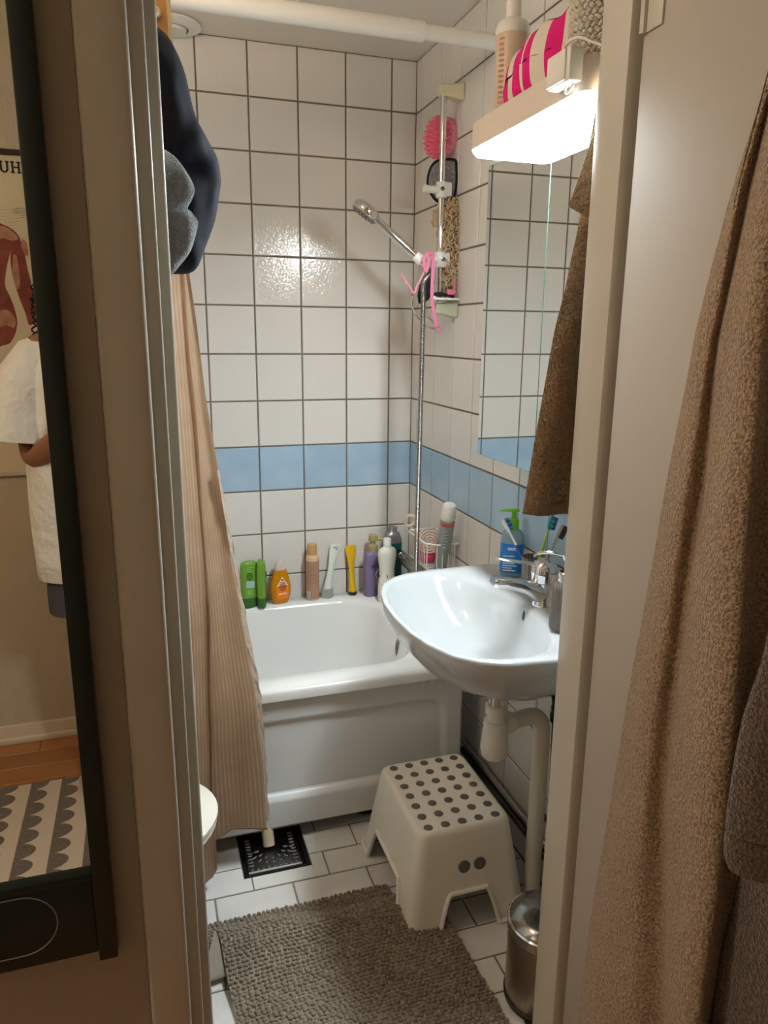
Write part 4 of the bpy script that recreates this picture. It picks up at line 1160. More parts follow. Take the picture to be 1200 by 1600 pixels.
obj('pad', M().loft([[mp(p, .3, -.006) for p in sm], [mp(p, .9, -.005) for p in sm], [mp(p, .98, 0) for p in sm], [mp(p, .9, .005) for p in sm], [mp(p, .3, .007) for p in sm]], True, True, True), mat('mitt_grey', (170, 168, 164), .95, vary=(420, (84, 84, 88), .15), bump=(400, .6, .002)), mt_)
obj('trim', M().tube([mp(p, 1.0, .001) for p in sm], .0042, 8, close=True), BLACKF, mt_)
obj('hanging_loop', M().tube([mc + Vector((-.008, 0, .062)), mc + Vector((-.010, -.01, .085)), mc + Vector((0, -.01, .085)), mc + Vector((.002, 0, .062))], .0015, 6), BLACKF, mt_)

SIS = mat('sisal', (218, 194, 158), .95, vary=(60, (186, 158, 120), .3)); SISD = mat('sisal_core', (178, 150, 114), .95)
lcn = at(704, 380, Y=-.372)
lf_ = thing('sisal_loofah', 'curly beige sisal loofah strap hanging beside the rail', 'loofah', (lcn.x, -.372, lcn.z))
def loof(z):                                   # half width and centre along the height
    w = interp(z, [.125, .09, .03, -.04, -.10, -.14], [.010, .024, .031, .033, .028, .014])
    return w
obj('body', M().loft([[Vector((lcn.x + interp(z, [.125, -.14], [-.006, .004]) + loof(z) * .85 * math.cos(a), -.372 + loof(z) * .55 * math.sin(a), lcn.z + z)) for a in [2 * math.pi * i / 14 for i in range(14)]] for z in [.125, .09, .05, .0, -.05, -.10, -.135]], True, True, True), SISD, lf_)
m = M()
rs = random.Random(5)
for i in range(330):
    z = rs.uniform(-.135, .12); a = rs.uniform(math.pi * .85, math.pi * 2.15)
    w = loof(z)
    c = Vector((lcn.x + interp(z, [.125, -.14], [-.006, .004]) + w * .85 * math.cos(a), -.372 + w * .6 * math.sin(a), lcn.z + z))
    out = Vector((math.cos(a), math.sin(a), 0)); c += out * rs.uniform(-.001, .008); tg = Vector((-math.sin(a), math.cos(a), 0)) * rs.uniform(-.6, .6) + Vector((0, 0, -1)); tg.normalize()
    r0 = rs.uniform(.007, .012)
    sd = out.cross(tg)
    m.tube([c + tg * (r0 * 1.5 * (k / 5 - .5) * 2) + out * (r0 * math.sin(math.pi * k / 5)) + sd * (r0 * .6 * math.sin(k * 1.3 + i)) for k in range(6)], .0022, 5)
obj('curls', m, SIS, lf_, sharp=80, kind='stuff', fix=False)
# small second tuft left of the tube
t3 = at(682, 342, Y=-.36)
m = M().ball(t3, (.013, .010, .024), 10, 8)
for i in range(40):
    a, b = rs.uniform(0, 6.28), rs.uniform(-1, 1)
    d = Vector((math.cos(a) * math.sqrt(1 - b * b), math.sin(a) * math.sqrt(1 - b * b), b))
    c = t3 + Vector((d.x * .013, d.y * .010, d.z * .024))
    e = d.orthogonal().normalized()
    m.tube([c + e * (.007 * (k / 4 - .5)) + d * (.006 * math.sin(math.pi * k / 4)) for k in range(5)], .0013, 4)
obj('end_tuft', m, SIS, lf_, sharp=80, kind='stuff', fix=False)

# black pad with pink straps hung on the holder, clear ring
PST = mat('pink_strap', (224, 120, 156), .5)
bp = at(657, 448, Y=-.41)
be = thing('back_scrubber', 'black oval back scrubber pad with pink straps on the shower holder', 'scrubber', bp)
pv = Vector((CAM.x - bp.x, CAM.y - bp.y, 0)).normalized(); pr2 = Vector((pv.y * -1, pv.x, 0)); pr2 = -pr2 if pr2.x < 0 else pr2
def pol(px, py, dy=0.): return at(px, py, Y=-.41 + dy)
ol = [pol(*q) for q in ((668, 426), (676, 428), (679, 440), (677, 455), (670, 468), (660, 476), (654, 474), (652, 462), (655, 446), (661, 433))]
cen = sum(ol, Vector()) / len(ol)
obj('pad', M().loft([[cen.lerp(p, k) + pv * t for p in ol] for k, t in ((.3, -.011), (.85, -.009), (1.0, -.003), (1.0, .003), (.85, .009), (.3, .011))], True, True, True), BLACKF, be, sharp=60)
def ribbon(pts_, w=.0045, dy=-.02, t=.0012):
    m = M(); c = spline([pol(x, y, dy) for x, y in pts_], 5); L = []
    for i, p in enumerate(c):
        d = (c[min(i + 1, len(c) - 1)] - c[max(i - 1, 0)]).normalized(); s_ = d.cross(pv).normalized()
        L.append([p + s_ * w + pv * t, p - s_ * w + pv * t, p - s_ * w - pv * t, p + s_ * w - pv * t])
    return m.loft(L, True, True, True)
obj('strap', ribbon([(665, 398), (672, 396), (677, 402), (676, 430), (675, 465), (679, 492), (682, 510)], .0050), PST, be)
obj('strap', ribbon([(664, 398), (662, 410), (666, 424), (670, 406), (668, 397)], .0042, -.022), PST, be)
obj('strap', ribbon([(667, 408), (660, 430), (651, 448), (647, 458), (638, 444), (626, 427)], .0022, -.015), PST, be)
obj('end_loop', M().tube([pol(685 + 4.5 * math.cos(a) + 2 * math.sin(a), 514 + 4.5 * math.sin(a), -.022) for a in [2 * math.pi * i / 16 for i in range(16)]], .0024, 8, close=True), PST, be)
cr = obj('clear_ring', M().tube(spline([pol(x, y, .03) for x, y in ((645, 462), (643, 476), (650, 492), (663, 506), (676, 513), (682, 511), (672, 498), (660, 490))], 6), .0028, 8), mat('clear_tubing', (222, 212, 202), .1, trans=.7), loc=pol(655, 490, .03))
tag(cr, 'clear plastic loop hanging behind the hose', 'loop')
# little pile on the soap dish: black razor and pink razor head
rz = thing('razor', 'pink and black razor lying on the soap dish', 'razor', (RX + .01, RY - .02, sdz))
obj('grip', M().tube(spline([(-.100, RY - .030, sdz + .008), (-.07, RY - .026, sdz + .014), (-.045, RY - .026, sdz + .012), (-.015, RY - .024, sdz + .007)], 4), [.003] * 3 + [.006] * 6 + [.004] * 4, 8), BLACK, rz)
obj('head', M().rbox(-.040, -.012, RY - .034, RY - .016, sdz + .012, sdz + .028, .004), PST, rz)
obj('handle', M().tube([(-.016, RY - .024, sdz + .010), (-.012, RY - .020, sdz + .06)], .004, 8), PST, rz)
bt = thing('bath_brush', 'pale wooden brush handle standing behind the shower holder', 'brush', (-.028, RY + .045, sdz))
obj('handle', M().tube([(-.030, RY + .045, sdz + .006), (-.028, RY + .047, sdz + .10), (-.026, RY + .05, sdz + .20)], [.018, .017, .012], 16), mat('pale_wood', (222, 198, 150), .5), bt)

# ------------------------------------------------------------------ mirror and lamp
ZM0, ZM1 = 1.157, 1.832
MF = -.1368                    # mirror plane: the cabinet is 13.7 cm deep
CY0, CY1, CYS = -1.455, -.882, -1.170
CABW = mat('cabinet_white', (226, 222, 214), .4)
mr = thing('mirror_cabinet', 'white bathroom cabinet with two mirror doors under the lamp', 'cabinet', (-.07, -1.17, ZM0))
obj('body', M().rbox(MF + .019, -.001, CY0, CY1, ZM0, 1.8875, .002), CABW, mr)
for y0, y1 in ((CYS + .0005, CY1 + .003), (CY0, CYS - .0005)):
    pnl = obj('door', M().rbox(MF + .0003, MF + .018, y0, y1, ZM0 - .006, ZM1, .0008, 1), GLASSE, mr)
    obj('mirror_face', M().add([(MF, y0 + .0012, ZM0 - .0048), (MF, y1 - .0012, ZM0 - .0048), (MF, y1 - .0012, ZM1 - .0012), (MF, y0 + .0012, ZM1 - .0012)], [(0, 1, 2, 3)]), MIRR, pnl, sharp=0)

lm = thing('mirror_lamp', 'white fluorescent lamp above the mirror, switched on', 'lamp', (-.19, -1.2, 1.82))
LZ0, LZ1 = 1.834, 1.889
lx0, lx1, ly0, ly1 = -.236, -.1385, -1.432, -.984
obj('housing', M().loft([rrect(lx0, lx1, ly0, ly1, .024, LZ0, 8), rrect(lx0, lx1, ly0, ly1, .024, LZ1 - .006, 8), rrect(lx0 + .004, lx1 - .001, ly0 + .004, ly1 - .004, .022, LZ1, 8)], True, False, True), mat('lamp_housing', (226, 214, 200), .4), lm, sharp=40)
DIFF = bpy.data.materials.new('lit_diffuser'); DIFF.use_nodes = True
nt = DIFF.node_tree; nt.nodes.remove(nt.nodes['Principled BSDF'])
em = nt.nodes.new('ShaderNodeEmission'); em.inputs[0].default_value = (.86, .96, 1.0, 1); em.inputs[1].default_value = LAMP_STRENGTH
nt.links.new(em.outputs[0], nt.nodes['Material Output'].inputs[0])
def front_round(d, r, z, n=8):
    x0, x1, y0, y1 = lx0 + d, lx1 - .0003, ly0 + d, ly1 - d
    L = [Vector((x1, y0, z)), Vector((x1, y1, z))]
    for cx, cy, a0 in ((x0 + r, y1 - r, 90), (x0 + r, y0 + r, 180)):
        L += [Vector((cx + r * math.cos(R(a0 + 90 * k / n)), cy + r * math.sin(R(a0 + 90 * k / n)), z)) for k in range(n + 1)]
    return L
obj('diffuser', M().loft([front_round(.003, .022, LZ0 + .003), front_round(.003, .022, LZ0 - .006), front_round(.008, .022, LZ0 - .013)], True, True, True), DIFF, lm, sharp=60)
# shaver socket on the lamp front
obj('socket_box', M().rbox(-.262, -.2365, -1.430, -1.362, LZ0 + .012, LZ0 + .062, .003), PLW, lm)
obj('socket_lid', M().rbox(-.266, -.2615, -1.420, -1.365, LZ0 + .014, LZ0 + .060, .0012), PLW, lm)
obj('pull_cord', M().tube(spline([(-.25, -1.405, LZ0 + .013), (-.25, -1.400, LZ0 + .003), (-.249, -1.410, LZ0 + .001), (-.248, -1.424, LZ0 + .009)], 5), .0022, 8), PLW, lm)
obj('cable', M().tube(spline([(-.248, -1.376, LZ0 + .06), (-.244, -1.382, LZ1 + .022), (-.235, -1.405, LZ1 + .028), (-.22, -1.43, LZ1 + .014), (-.21, -1.45, LZ1 + .003)], 6), .0022, 8), PLW, lm)

# things on top of the lamp
tz = LZ1 + .001
tp = Vector((-.160, -1.020, tz))
tb2 = thing('lotion_pump_bottle', 'large pale pump bottle standing on the lamp', 'bottle', tp)
obj('body', M().lathe([(.030, 0), (.0325, .004), (.033, .12), (.034, .165)], tp, 36), mat('peach_bottle', (240, 216, 190), .35, trans=.25), tb2)
obj('lid', M().lathe([(.0345, .164), (.036, .168), (.036, .177), (.031, .188), (.018, .196)], tp, 36), PLW, tb2)
obj('pump', M().lathe([(.0155, .196), (.016, .200), (.016, .228), (.011, .232), (.011, .27), (.016, .272), (.016, .29), (.012, .292)], tp, 24).tube([tp + Vector((0, 0, .282)), tp + Vector((-.04, -.03, .280))], .006, 10), PLW, tb2)
fr = facing(tp, .0335, .09)
m = M()
for i in range(14): m.add([(-.026, -.07 + i * .010, -.008), (-.016, -.07 + i * .010, -.003), (-.016, -.066 + i * .010, -.003), (-.026, -.066 + i * .010, -.008)], [(0, 1, 2, 3)])
obj('print', m.xform(fr), mat('rose_print', (196, 140, 120), .6), tb2, sharp=0)
ctp = at(800, -4, Y=-.972)
cs_ = obj('comb_stick', M().tube([(ctp.x + .012, -.972, tz + .001), ctp], .0022, 8), BLACK, loc=(ctp.x + .012, -.972, tz))
tag(cs_, 'thin black stick standing behind the pump bottle', 'stick')

# striped pouch: cushion shaped, zip to the left
POUCH = mat('striped_canvas', (230, 30, 130), .9, bump=(400, .5, .002))
nt = POUCH.node_tree; N_, L_ = nt.nodes, nt.links
uvn = N_.new('ShaderNodeUVMap'); sp = N_.new('ShaderNodeSeparateXYZ'); L_.new(uvn.outputs[0], sp.inputs[0])
rp = N_.new('ShaderNodeValToRGB'); rp.color_ramp.interpolation = 'CONSTANT'
PKc, OWc = lin((226, 22, 124)) + (1,), lin((226, 216, 200)) + (1,)
els = [(0, PKc), (.16, OWc), (.25, PKc), (.40, OWc), (.44, PKc), (.56, OWc), (.74, PKc), (.93, OWc)]
rp.color_ramp.elements[0].color = els[0][1]; rp.color_ramp.elements[1].position = els[1][0]; rp.color_ramp.elements[1].color = els[1][1]
for p_, c_ in els[2:]:
    e = rp.color_ramp.elements.new(p_); e.color = c_
L_.new(sp.outputs[0], rp.inputs[0]); L_.new(rp.outputs[0], N_['Principled BSDF'].inputs['Base Color'])
pA = Vector((-.206, -1.096, tz)); pB = Vector((-.186, -1.306, tz))
pd_ = (pB - pA).normalized(); pnr = Vector((-pd_.y, pd_.x, 0)); pnr = pnr if pnr.x < 0 else -pnr
plen = (pB - pA).length
def pouch(u, v):
    # u along the length, v round the section
    a = 2 * math.pi * v
    h = interp(u, [0, .10, .35, .6, 1.0], [.060, .088, .108, .116, .112]); th = .026 * math.sin(math.pi * min(1, max(.02, u * .94 + .04))) ** .55
    c_ = math.cos(a); s_ = math.sin(a)
    off = th * math.copysign(abs(c_) ** .8, c_) * (1 - .55 * max(0, s_))
    z = h * (.5 + .5 * math.copysign(abs(s_) ** .75, s_))
    lean = .0 * z
    w = .004 * mnoise.noise((u * 7, v * 6, 1.7))
    return pA + pd_ * (u * plen - .022 * (1 - u) * (z / .1) * 0) + pnr * (off + w + lean) + Vector((0, 0, max(.0005, z + (w if z > .02 else 0))))
PU, PV = 50, 40
po = thing('striped_pouch', 'pink and white striped fabric pouch on top of the lamp', 'pouch', pA.lerp(pB, .5))
pb = obj('bag', M().grid(pouch, PU, PV).add([pouch(0, k / PV) for k in range(PV)], [tuple(range(PV))]).add([pouch(1, k / PV) for k in range(PV)], [tuple(range(PV))]), POUCH, po, sharp=60)
uvmap(pb, lambda c, i: (((i % (PU + 1)) / PU) if i < (PU + 1) * (PV + 1) else (0 if i < (PU + 1) * (PV + 1) + PV else .9), 0))
obj('zip_edge', M().tube([pouch(k / 20, .25) + Vector((0, 0, .001)) for k in range(21)], .0018, 6), mat('zip_tape', (150, 30, 84), .8), po)

# woven basket
KN = mat('woven_cord', (216, 208, 194), .9, rnd=0)
kx, ky = -.165, -1.362
kn = thing('woven_basket', 'off-white woven cord basket on the lamp beside the frame', 'basket', (kx, ky, tz))
obj('gap_shade', M().lathe([(.044, .001), (.047, .02), (.049, .19)], (kx, ky, tz), 36), mat('woven_shadow', (128, 118, 104), .95), kn)  # inner cylinder, its dark colour stands in for shade between cord rows
m = M()
for j in range(20):
    z = tz + .008 + j * .0092
    rr = .048 + .002 * min(1, j / 6)
    pts_ = [(kx + (rr + .0022 * math.sin(k * math.pi / 2.4 + j * math.pi)) * math.cos(2 * math.pi * k / 144), ky + (rr + .0022 * math.sin(k * math.pi / 2.4 + j * math.pi)) * math.sin(2 * math.pi * k / 144), z + .002 * math.cos(k * math.pi / 2.4)) for k in range(144)]
    obj('cord_row', M().tube(pts_, .0040, 6, close=True), KN, kn)

# ------------------------------------------------------------------ towels
def terry(name, c, c2, scale=260, relief=None):
    m = mat(name, c, .95, vary=(scale, c2, .12), bump=(scale, 1., .010), bump2=relief, sheen=.35)
    return m
def smooth_all(o):
    o.data.polygons.foreach_set('use_smooth', [True] * len(o.data.polygons)); return o
def thicken(o, t, off=0):
    md = o.modifiers.new('thick', 'SOLIDIFY'); md.thickness = t; md.offset = off; return o
TW1 = terry('brown_towel', (198, 166, 128), (160, 128, 92), 300, (38, .9, .02))
TW1H = terry('brown_towel_hem', (166, 136, 102), (152, 124, 92), 300)
tl = thing('hand_towel', 'brown patterned hand towel hanging inside the doorway beside the mirror', 'towel', (-.22, -1.44, 1.12))
eL = [(938, 120), (918, 240), (903, 345), (880, 450), (856, 560), (833, 690), (813, 800)]
eLw = [at(x, y, Y=-1.446 + .012 * i / 6) for i, (x, y) in enumerate(eL)]
def tw1(u, v):
    l = sample(eLw, v)
    r = Vector((-.142 - .012 * v, -1.474, 1.865 - v * .73))
    p = l.lerp(r, u)
    p.y += -.010 * math.sin(u * 7.5 + .6) * (.4 + v) + .004 * mnoise.noise((u * 5, v * 9, .3))
    p.z += -.006 * math.sin(math.pi * u) * v
    return p
t_ = obj('cloth', M().grid(tw1, 40, 120), TW1, tl, sharp=0, fix=False); smooth_all(t_); thicken(t_, .008)
hv = lambda u, v: tw1(u, .962 + .036 * v) + Vector((-.001, -.0050, 0))
t_ = obj('hem', M().grid(hv, 40, 5), TW1H, tl, sharp=0, fix=False); smooth_all(t_); thicken(t_, .003)
fL = [at(x, y, Y=-1.466) for x, y in ((940, 110), (930, 195), (915, 245), (900, 290), (888, 322))]
def flap(u, v):
    l = sample(fL, v); r = Vector((-.150, -1.486, 1.870 - .29 * v))
    p = l.lerp(r, u)
    p.y += -.008 * math.sin(u * 6) * v
    return p
t_ = obj('folded_corner', M().grid(flap, 24, 40), TW1, tl, sharp=0, fix=False); smooth_all(t_); thicken(t_, .008)
obj('hook', M().tube(spline([(-.190, YF + .001, 1.885), (-.190, YF + .02, 1.875), (-.190, YF + .034, 1.882), (-.190, YF + .038, 1.90)], 5), .004, 8), CHROME, tl)

TW2 = terry('beige_towel', (200, 170, 136), (144, 116, 88), 260)
t2 = thing('bath_towel', 'large beige terry bath towel hanging on the open door', 'towel', (-.31, -1.9, .2))
ysr = [40, 150, 310, 525, 800, 925, 1125, 1275, 1425, 1600, 1760]
c0 = [1216, 1188, 1140, 1085, 1033, 1010, 975, 950, 925, 902, 880]
c1 = [1226, 1202, 1166, 1124, 1090, 1074, 1047, 1035, 1032, 1032, 1032]
c2 = [1262, 1250, 1232, 1210, 1190, 1183, 1170, 1155, 1138, 1112, 1100]
def bt2(u, v):
    yy = 40 + (1760 - 40) * v
    a, b, c = (interp(yy, ysr, q) for q in (c0, c1, c2))
    k = .35 + .65 * v
    cols = [at(a, yy, X=-.268), at(a + (b - a) * .22, yy, X=-.268 - .036 * k), at(a + (b - a) * .62, yy, X=-.268 - .044 * k), at(b, yy, X=-.268 - .016 * k),
            at(b + (c - b) * .12, yy, X=-.268 - .044 * k), at(b + (c - b) * .45, yy, X=-.268 - .075 * k), at(b + (c - b) * .8, yy, X=-.268 - .062 * k), at(c, yy, X=-.268 - .012 * k), at(c + 30, yy, X=-.262)]
    p = sample(cols, u)
    p.x += .005 * mnoise.noise((u * 6, v * 7, 4.1))
    p.x = min(p.x, -.258)
    return p
t_ = obj('cloth', M().grid(bt2, 90, 140), TW2, t2, sharp=0, fix=False); smooth_all(t_); thicken(t_, .006, 1)
TW3 = terry('dark_brown_towel', (122, 96, 76), (84, 64, 48), 260)
TW3H = terry('dark_brown_hem', (104, 78, 58), (96, 72, 52), 230)
t3 = thing('dark_towel', 'darker brown towel with woven hem at the right picture edge', 'towel', (-.29, -2.1, .3))
d0 = [(1236, 700), (1216, 980), (1180, 1120), (1163, 1240), (1162, 1290)]
d0w = [at(x, y, X=-.33) for x, y in d0]
def t3a(u, v):
    l = sample(d0w, v); r = Vector((-.272, -2.24, l.z + .02))
    p = l.lerp(r, u); p.x += -.02 * math.sin(u * 9 + 1) * (.3 + v); p.x = min(p.x, -.262)
    return p
t_ = obj('front_layer', M().grid(t3a, 40, 50), TW3, t3, sharp=0, fix=False); smooth_all(t_); thicken(t_, .008, 0)
d1w = [at(x, y, X=-.33) for x, y in ((1162, 1292), (1160, 1325), (1168, 1350))]
def t3b(u, v):
    l = sample(d1w, v); r = Vector((-.272, -2.24, l.z + .02))
    p = l.lerp(r, u); p.x += -.02 * math.sin(u * 9 + 1) * 1.3 - .001; p.x = min(p.x, -.262)
    return p
t_ = obj('hem_band', M().grid(t3b, 40, 8), TW3H, t3, sharp=0, fix=False); smooth_all(t_); thicken(t_, .006, 0)
d2w = [at(x, y, X=-.282) for x, y in ((1215, 1000), (1180, 1250), (1150, 1400), (1116, 1560), (1100, 1760))]
def t3c(u, v):
    l = sample(d2w, v); r = Vector((-.268, -2.22, l.z + .02))
    p = l.lerp(r, u); p.x += -.010 * math.sin(u * 7); p.x = min(p.x, -.259)
    return p
t_ = obj('back_layer', M().grid(t3c, 30, 50), TW3, t3, sharp=0, fix=False); smooth_all(t_); thicken(t_, .006, 0)

# ------------------------------------------------------------------ clothes hung inside the doorway at the left
NAVY = mat('navy_cloth', (22, 27, 42), .85, bump=(500, .15, .001))
FLEECE = mat('grey_fleece', (160, 166, 168), 1., bump=(420, 1., .006), vary=(300, (126, 132, 136), .25), sheen=.5)
def pillow(px, yplane, depth, cpx, n=9, bumps=.006, seed=0):
    """soft body with the given outline; depth in metres along Y"""
    out = spline([Vector((x, y, 0)) for x, y in px + px[:1]], 4)[:-1]
    c = Vector((cpx[0], cpx[1], 0)); L = []
    for k in range(-n, n + 1):
        t = k / n
        s = math.cos(t * math.pi / 2) ** .55 if abs(t) < 1 else .05
        ring = []
        for q in out:
            w = c.lerp(q, max(.05, s))
            p = at(w.x, w.y, Y=yplane)
            p.y += depth * math.sin(t * math.pi / 2) + bumps * mnoise.noise((w.x * .03 + seed, w.y * .02, t * 2)) * (1 if abs(t) < .9 else .4)
            ring.append(p)
        L.append(ring)
    return M().loft(L, True, True, True)
gp_ = [(230, 28), (248, 46), (268, 68), (290, 122), (306, 186), (326, 224), (340, 252), (345, 284), (342, 308), (336, 345), (321, 386), (304, 423), (268, 428), (225, 424), (195, 350), (188, 250), (195, 150), (208, 60)]
ga = thing('navy_jacket', 'dark navy garment hanging inside the doorway at the left', 'garment', at(262, 250, Y=-1.40))
obj('shell', pillow(gp_, -1.395, .05, (265, 270), 9, .014), NAVY, ga, sharp=60)
obj('hook', M().tube(spline([(-.955, YF + .002, 1.87), (-.95, YF + .04, 1.86), (-.945, YF + .075, 1.865), (-.945, YF + .085, 1.885)], 4), .005, 8), STEEL, ga)
fp = [(238, 226), (256, 233), (276, 248), (296, 276), (304, 296), (300, 312), (293, 326), (300, 333), (309, 347), (306, 367), (298, 392), (282, 414), (264, 432), (240, 430), (215, 400), (205, 320), (215, 250)]
fo = obj('fleece_garment', pillow(fp, -1.470, .020, (262, 335), 7, .010, 3.), FLEECE, loc=at(262, 335, Y=-1.45), sharp=60)
tag(fo, 'grey fleece hanging in front of the navy garment', 'garment')
rk = thing('wooden_hanger', 'pale wooden strip with round screw above the navy garment', 'hanger', at(250, 40, Y=-1.36))
def quad(px, y0, y1):
    a = [at(x, y, Y=y0) for x, y in px]
    b = [p + Vector((0, y1 - y0, 0)) for p in a]
    return M().loft([a, b], True, True, True)
PINE = mat('pine_wood', (236, 204, 140), .5, vary=(20, (206, 140, 84), .3))
obj('strip', quad([(232, -60), (262, -60), (268, 62), (269, 66), (238, 66)], -1.33, -1.318), PINE, rk)
obj('edge_batten', quad([(257, -60), (263, -60), (270, 66), (264, 66)], -1.336, -1.330), mat('cream_batten', (244, 232, 190), .4), rk)
sw = at(242, 20, Y=-1.331)
obj('screw', M().lathe([(.0075, 0), (.0085, .003), (.006, .005), (.003, .0035), (.001, .003)], sw, 20, (0, -1, 0)), mat('screw_cream', (240, 232, 200), .35), rk)

# ------------------------------------------------------------------ framed mirror on the hall wall
hm = thing('framed_mirror', 'tall mirror in a dark green frame on the hall wall', 'mirror', (-1.24, HY, .55))
MXR, MXI, MXL = -1.0305, -1.056, -1.49
FY0 = -1.606
obj('frame_post', M().rbox(MXI, MXR, FY0 - .003, HY, .548, 2.04, .002), DGREEN, hm)
obj('frame_post', M().rbox(MXL, MXL + .025, FY0 - .003, HY, .548, 2.04, .002), DGREEN, hm)
obj('frame_rail', M().rbox(MXL + .025, MXI, FY0, HY, 2.015, 2.04, .002), DGREEN, hm)
obj('lower_panel', M().rbox(MXL + .025, MXI, FY0, HY, .562, .688, .002).rbox(MXL + .025, MXI, FY0 - .002, HY, .686, .698, .002), DGREEN, hm)
MY = -1.598
obj('glass', M().add([(MXL + .02, MY, .69), (MXI + .003, MY, .69), (MXI + .003, MY, 2.02), (MXL + .02, MY, 2.02)], [(0, 1, 2, 3)]), MIRR, hm, sharp=0)
e0, e1, e2 = at(91, 1445, Y=FY0), at(45, 1401, Y=FY0), at(45, 1492, Y=FY0)
rz_ = (e1.z - e2.z) / 2; cz_ = (e1.z + e2.z) / 2
xa, xb2 = e0.x - rz_, -1.43 + rz_
oo = [(xa + rz_ * math.cos(R(a)), FY0 - .0004, cz_ + rz_ * math.sin(R(a))) for a in range(-90, 91, 10)] + [(xb2 - rz_ * math.cos(R(a)), FY0 - .0004, cz_ + rz_ * math.sin(R(a))) for a in range(90, -91, -10)]
obj('oval_inlay', M().tube(oo, .0011, 6, close=True), mat('inlay_grey', (128, 122, 108), .5), hm)

# ------------------------------------------------------------------ poster on the opposite wall
def refl(px, py, Y):
    """point on plane Y behind the camera that shows at this pixel in the hall mirror"""
    p = at(px, py, Y=2 * MY - Y); return Vector((p.x, Y, p.z))
PY = HYB + .002
ps_ = thing('poster', 'anatomical wall poster hanging from a dark rod, seen in the mirror', 'poster', (-1.5, HYB, 1.0))
p_top = refl(12, 240, PY).z; p_bot = refl(8, 738, PY).z
obj('sheet', M().box(-1.80, -1.215, HYB + .0008, PY, p_bot, p_top), mat('poster_paper', (214, 196, 164), .7), ps_, sharp=0)
obj('top_rod', M().rbox(-1.82, -1.20, HYB + .001, HYB + .013, p_top - .004, p_top + .012, .002), mat('dark_rod', (58, 34, 26), .5), ps_)
obj('bottom_rod', M().rbox(-1.82, -1.20, HYB + .001, HYB + .013, p_bot - .012, p_bot + .004, .002), mat('pale_rod', (206, 190, 164), .5), ps_)
h_, u_ = refl(24, 262, PY), refl(8, 262, PY)
hgt = refl(24, 253, PY).z - refl(24, 271.5, PY).z
INK = mat('poster_ink', (44, 36, 30), .7)
def bar(m, x0, x1, y0, y1): return m.add([(x0, y0, 0), (x1, y0, 0), (x1, y1, 0), (x0, y1, 0)], [(0, 1, 2, 3)])
def slab_H(m, x, h):
    for a in (0, .52): 
        bar(m, x + h * (a + .08), x + h * (a + .26), 0, h)
        bar(m, x + h * a, x + h * (a + .34), 0, h * .12); bar(m, x + h * a, x + h * (a + .34), h * .88, h)
    return bar(m, x + h * .26, x + h * .60, h * .44, h * .57)
def slab_U(m, x, h):
    for a in (0, .52): 
        bar(m, x + h * (a + .08), x + h * (a + .26), h * .30, h); bar(m, x + h * a, x + h * (a + .34), h * .88, h)
    o_ = [(x + h * (.43 + .35 * math.cos(R(a))), h * (.34 + .35 * math.sin(R(a)))) for a in range(180, 361, 12)]; i_ = [(x + h * (.43 + .17 * math.cos(R(a))), h * (.34 + .20 * math.sin(R(a)))) for a in range(180, 361, 12)]
    return m.loft([[(p[0], p[1], 0) for p in o_], [(p[0], p[1], 0) for p in i_]], False)
tmh = slab_U(slab_H(M(), 0, hgt), hgt * .95, hgt)
hl = refl(33.5, 271.5, PY)
obj('title', tmh.xform(face_frame((hl.x, PY + .0006, hl.z), (-1, 0, 0), (0, 0, 1))), INK, ps_, sharp=0)
m = M()
for i, (a, b) in enumerate(((24, 40), (19, 40), (21, 40), (32, 40), (31, 40))):
    q = [refl(a, 325 + i * 3.6, PY + .0006), refl(b, 325 + i * 3.6, PY + .0006), refl(b, 326.2 + i * 3.6, PY + .0006), refl(a, 326.2 + i * 3.6, PY + .0006)]
    m.add(q, [(0, 1, 2, 3)])
for i in range(7):
    q = [refl(-20, 330 + i * 5, PY + .0005), refl(30, 326 + i * 5, PY + .0005), refl(30, 326.5 + i * 5, PY + .0005), refl(-20, 330.5 + i * 5, PY + .0005)]
    m.add(q, [(0, 1, 2, 3)])
obj('fine_print', m, mat('faint_ink', (150, 134, 110), .7), ps_, sharp=0)
MUS = mat('muscle_print', (150, 74, 52), .7, vary=(26, (110, 46, 36), .25)); MUS2 = mat('muscle_print_light', (196, 150, 120), .7, vary=(30, (150, 90, 66), .3))
def print_shape(name, px, m_, off):
    o = spline([Vector((x, y, 0)) for x, y in px + px[:1]], 4)[:-1]
    obj(name, M().add([refl(p.x, p.y, PY + off) for p in o], [tuple(range(len(o)))]), m_, ps_, sharp=0)
print_shape('printed_torso', [(-60, 350), (-10, 348), (8, 352), (24, 362), (32, 376), (22, 384), (16, 396), (10, 420), (8, 446), (14, 460), (22, 480), (27, 505), (20, 530), (4, 540), (-60, 545)], MUS, .0004)
print_shape('printed_arm', [(22, 380), (32, 376), (38, 392), (42, 415), (48, 440), (54, 470), (58, 498), (46, 508), (40, 490), (30, 465), (22, 440), (17, 415), (17, 395)], MUS, .0005)
print_shape('printed_tendon', [(20, 398), (26, 400), (30, 425), (31, 445), (26, 452), (20, 430)], MUS2, .0007)
print_shape('printed_shoulder', [(-20, 352), (6, 354), (22, 364), (28, 374), (16, 376), (4, 372), (-20, 378)], MUS2, .0008)
print_shape('printed_hip', [(-10, 490), (10, 484), (24, 498), (22, 512), (8, 508), (-10, 514)], MUS2, .0008)
print_shape('printed_elbow', [(34, 372), (42, 380), (44, 400), (38, 396), (33, 386)], MUS2, .0009)

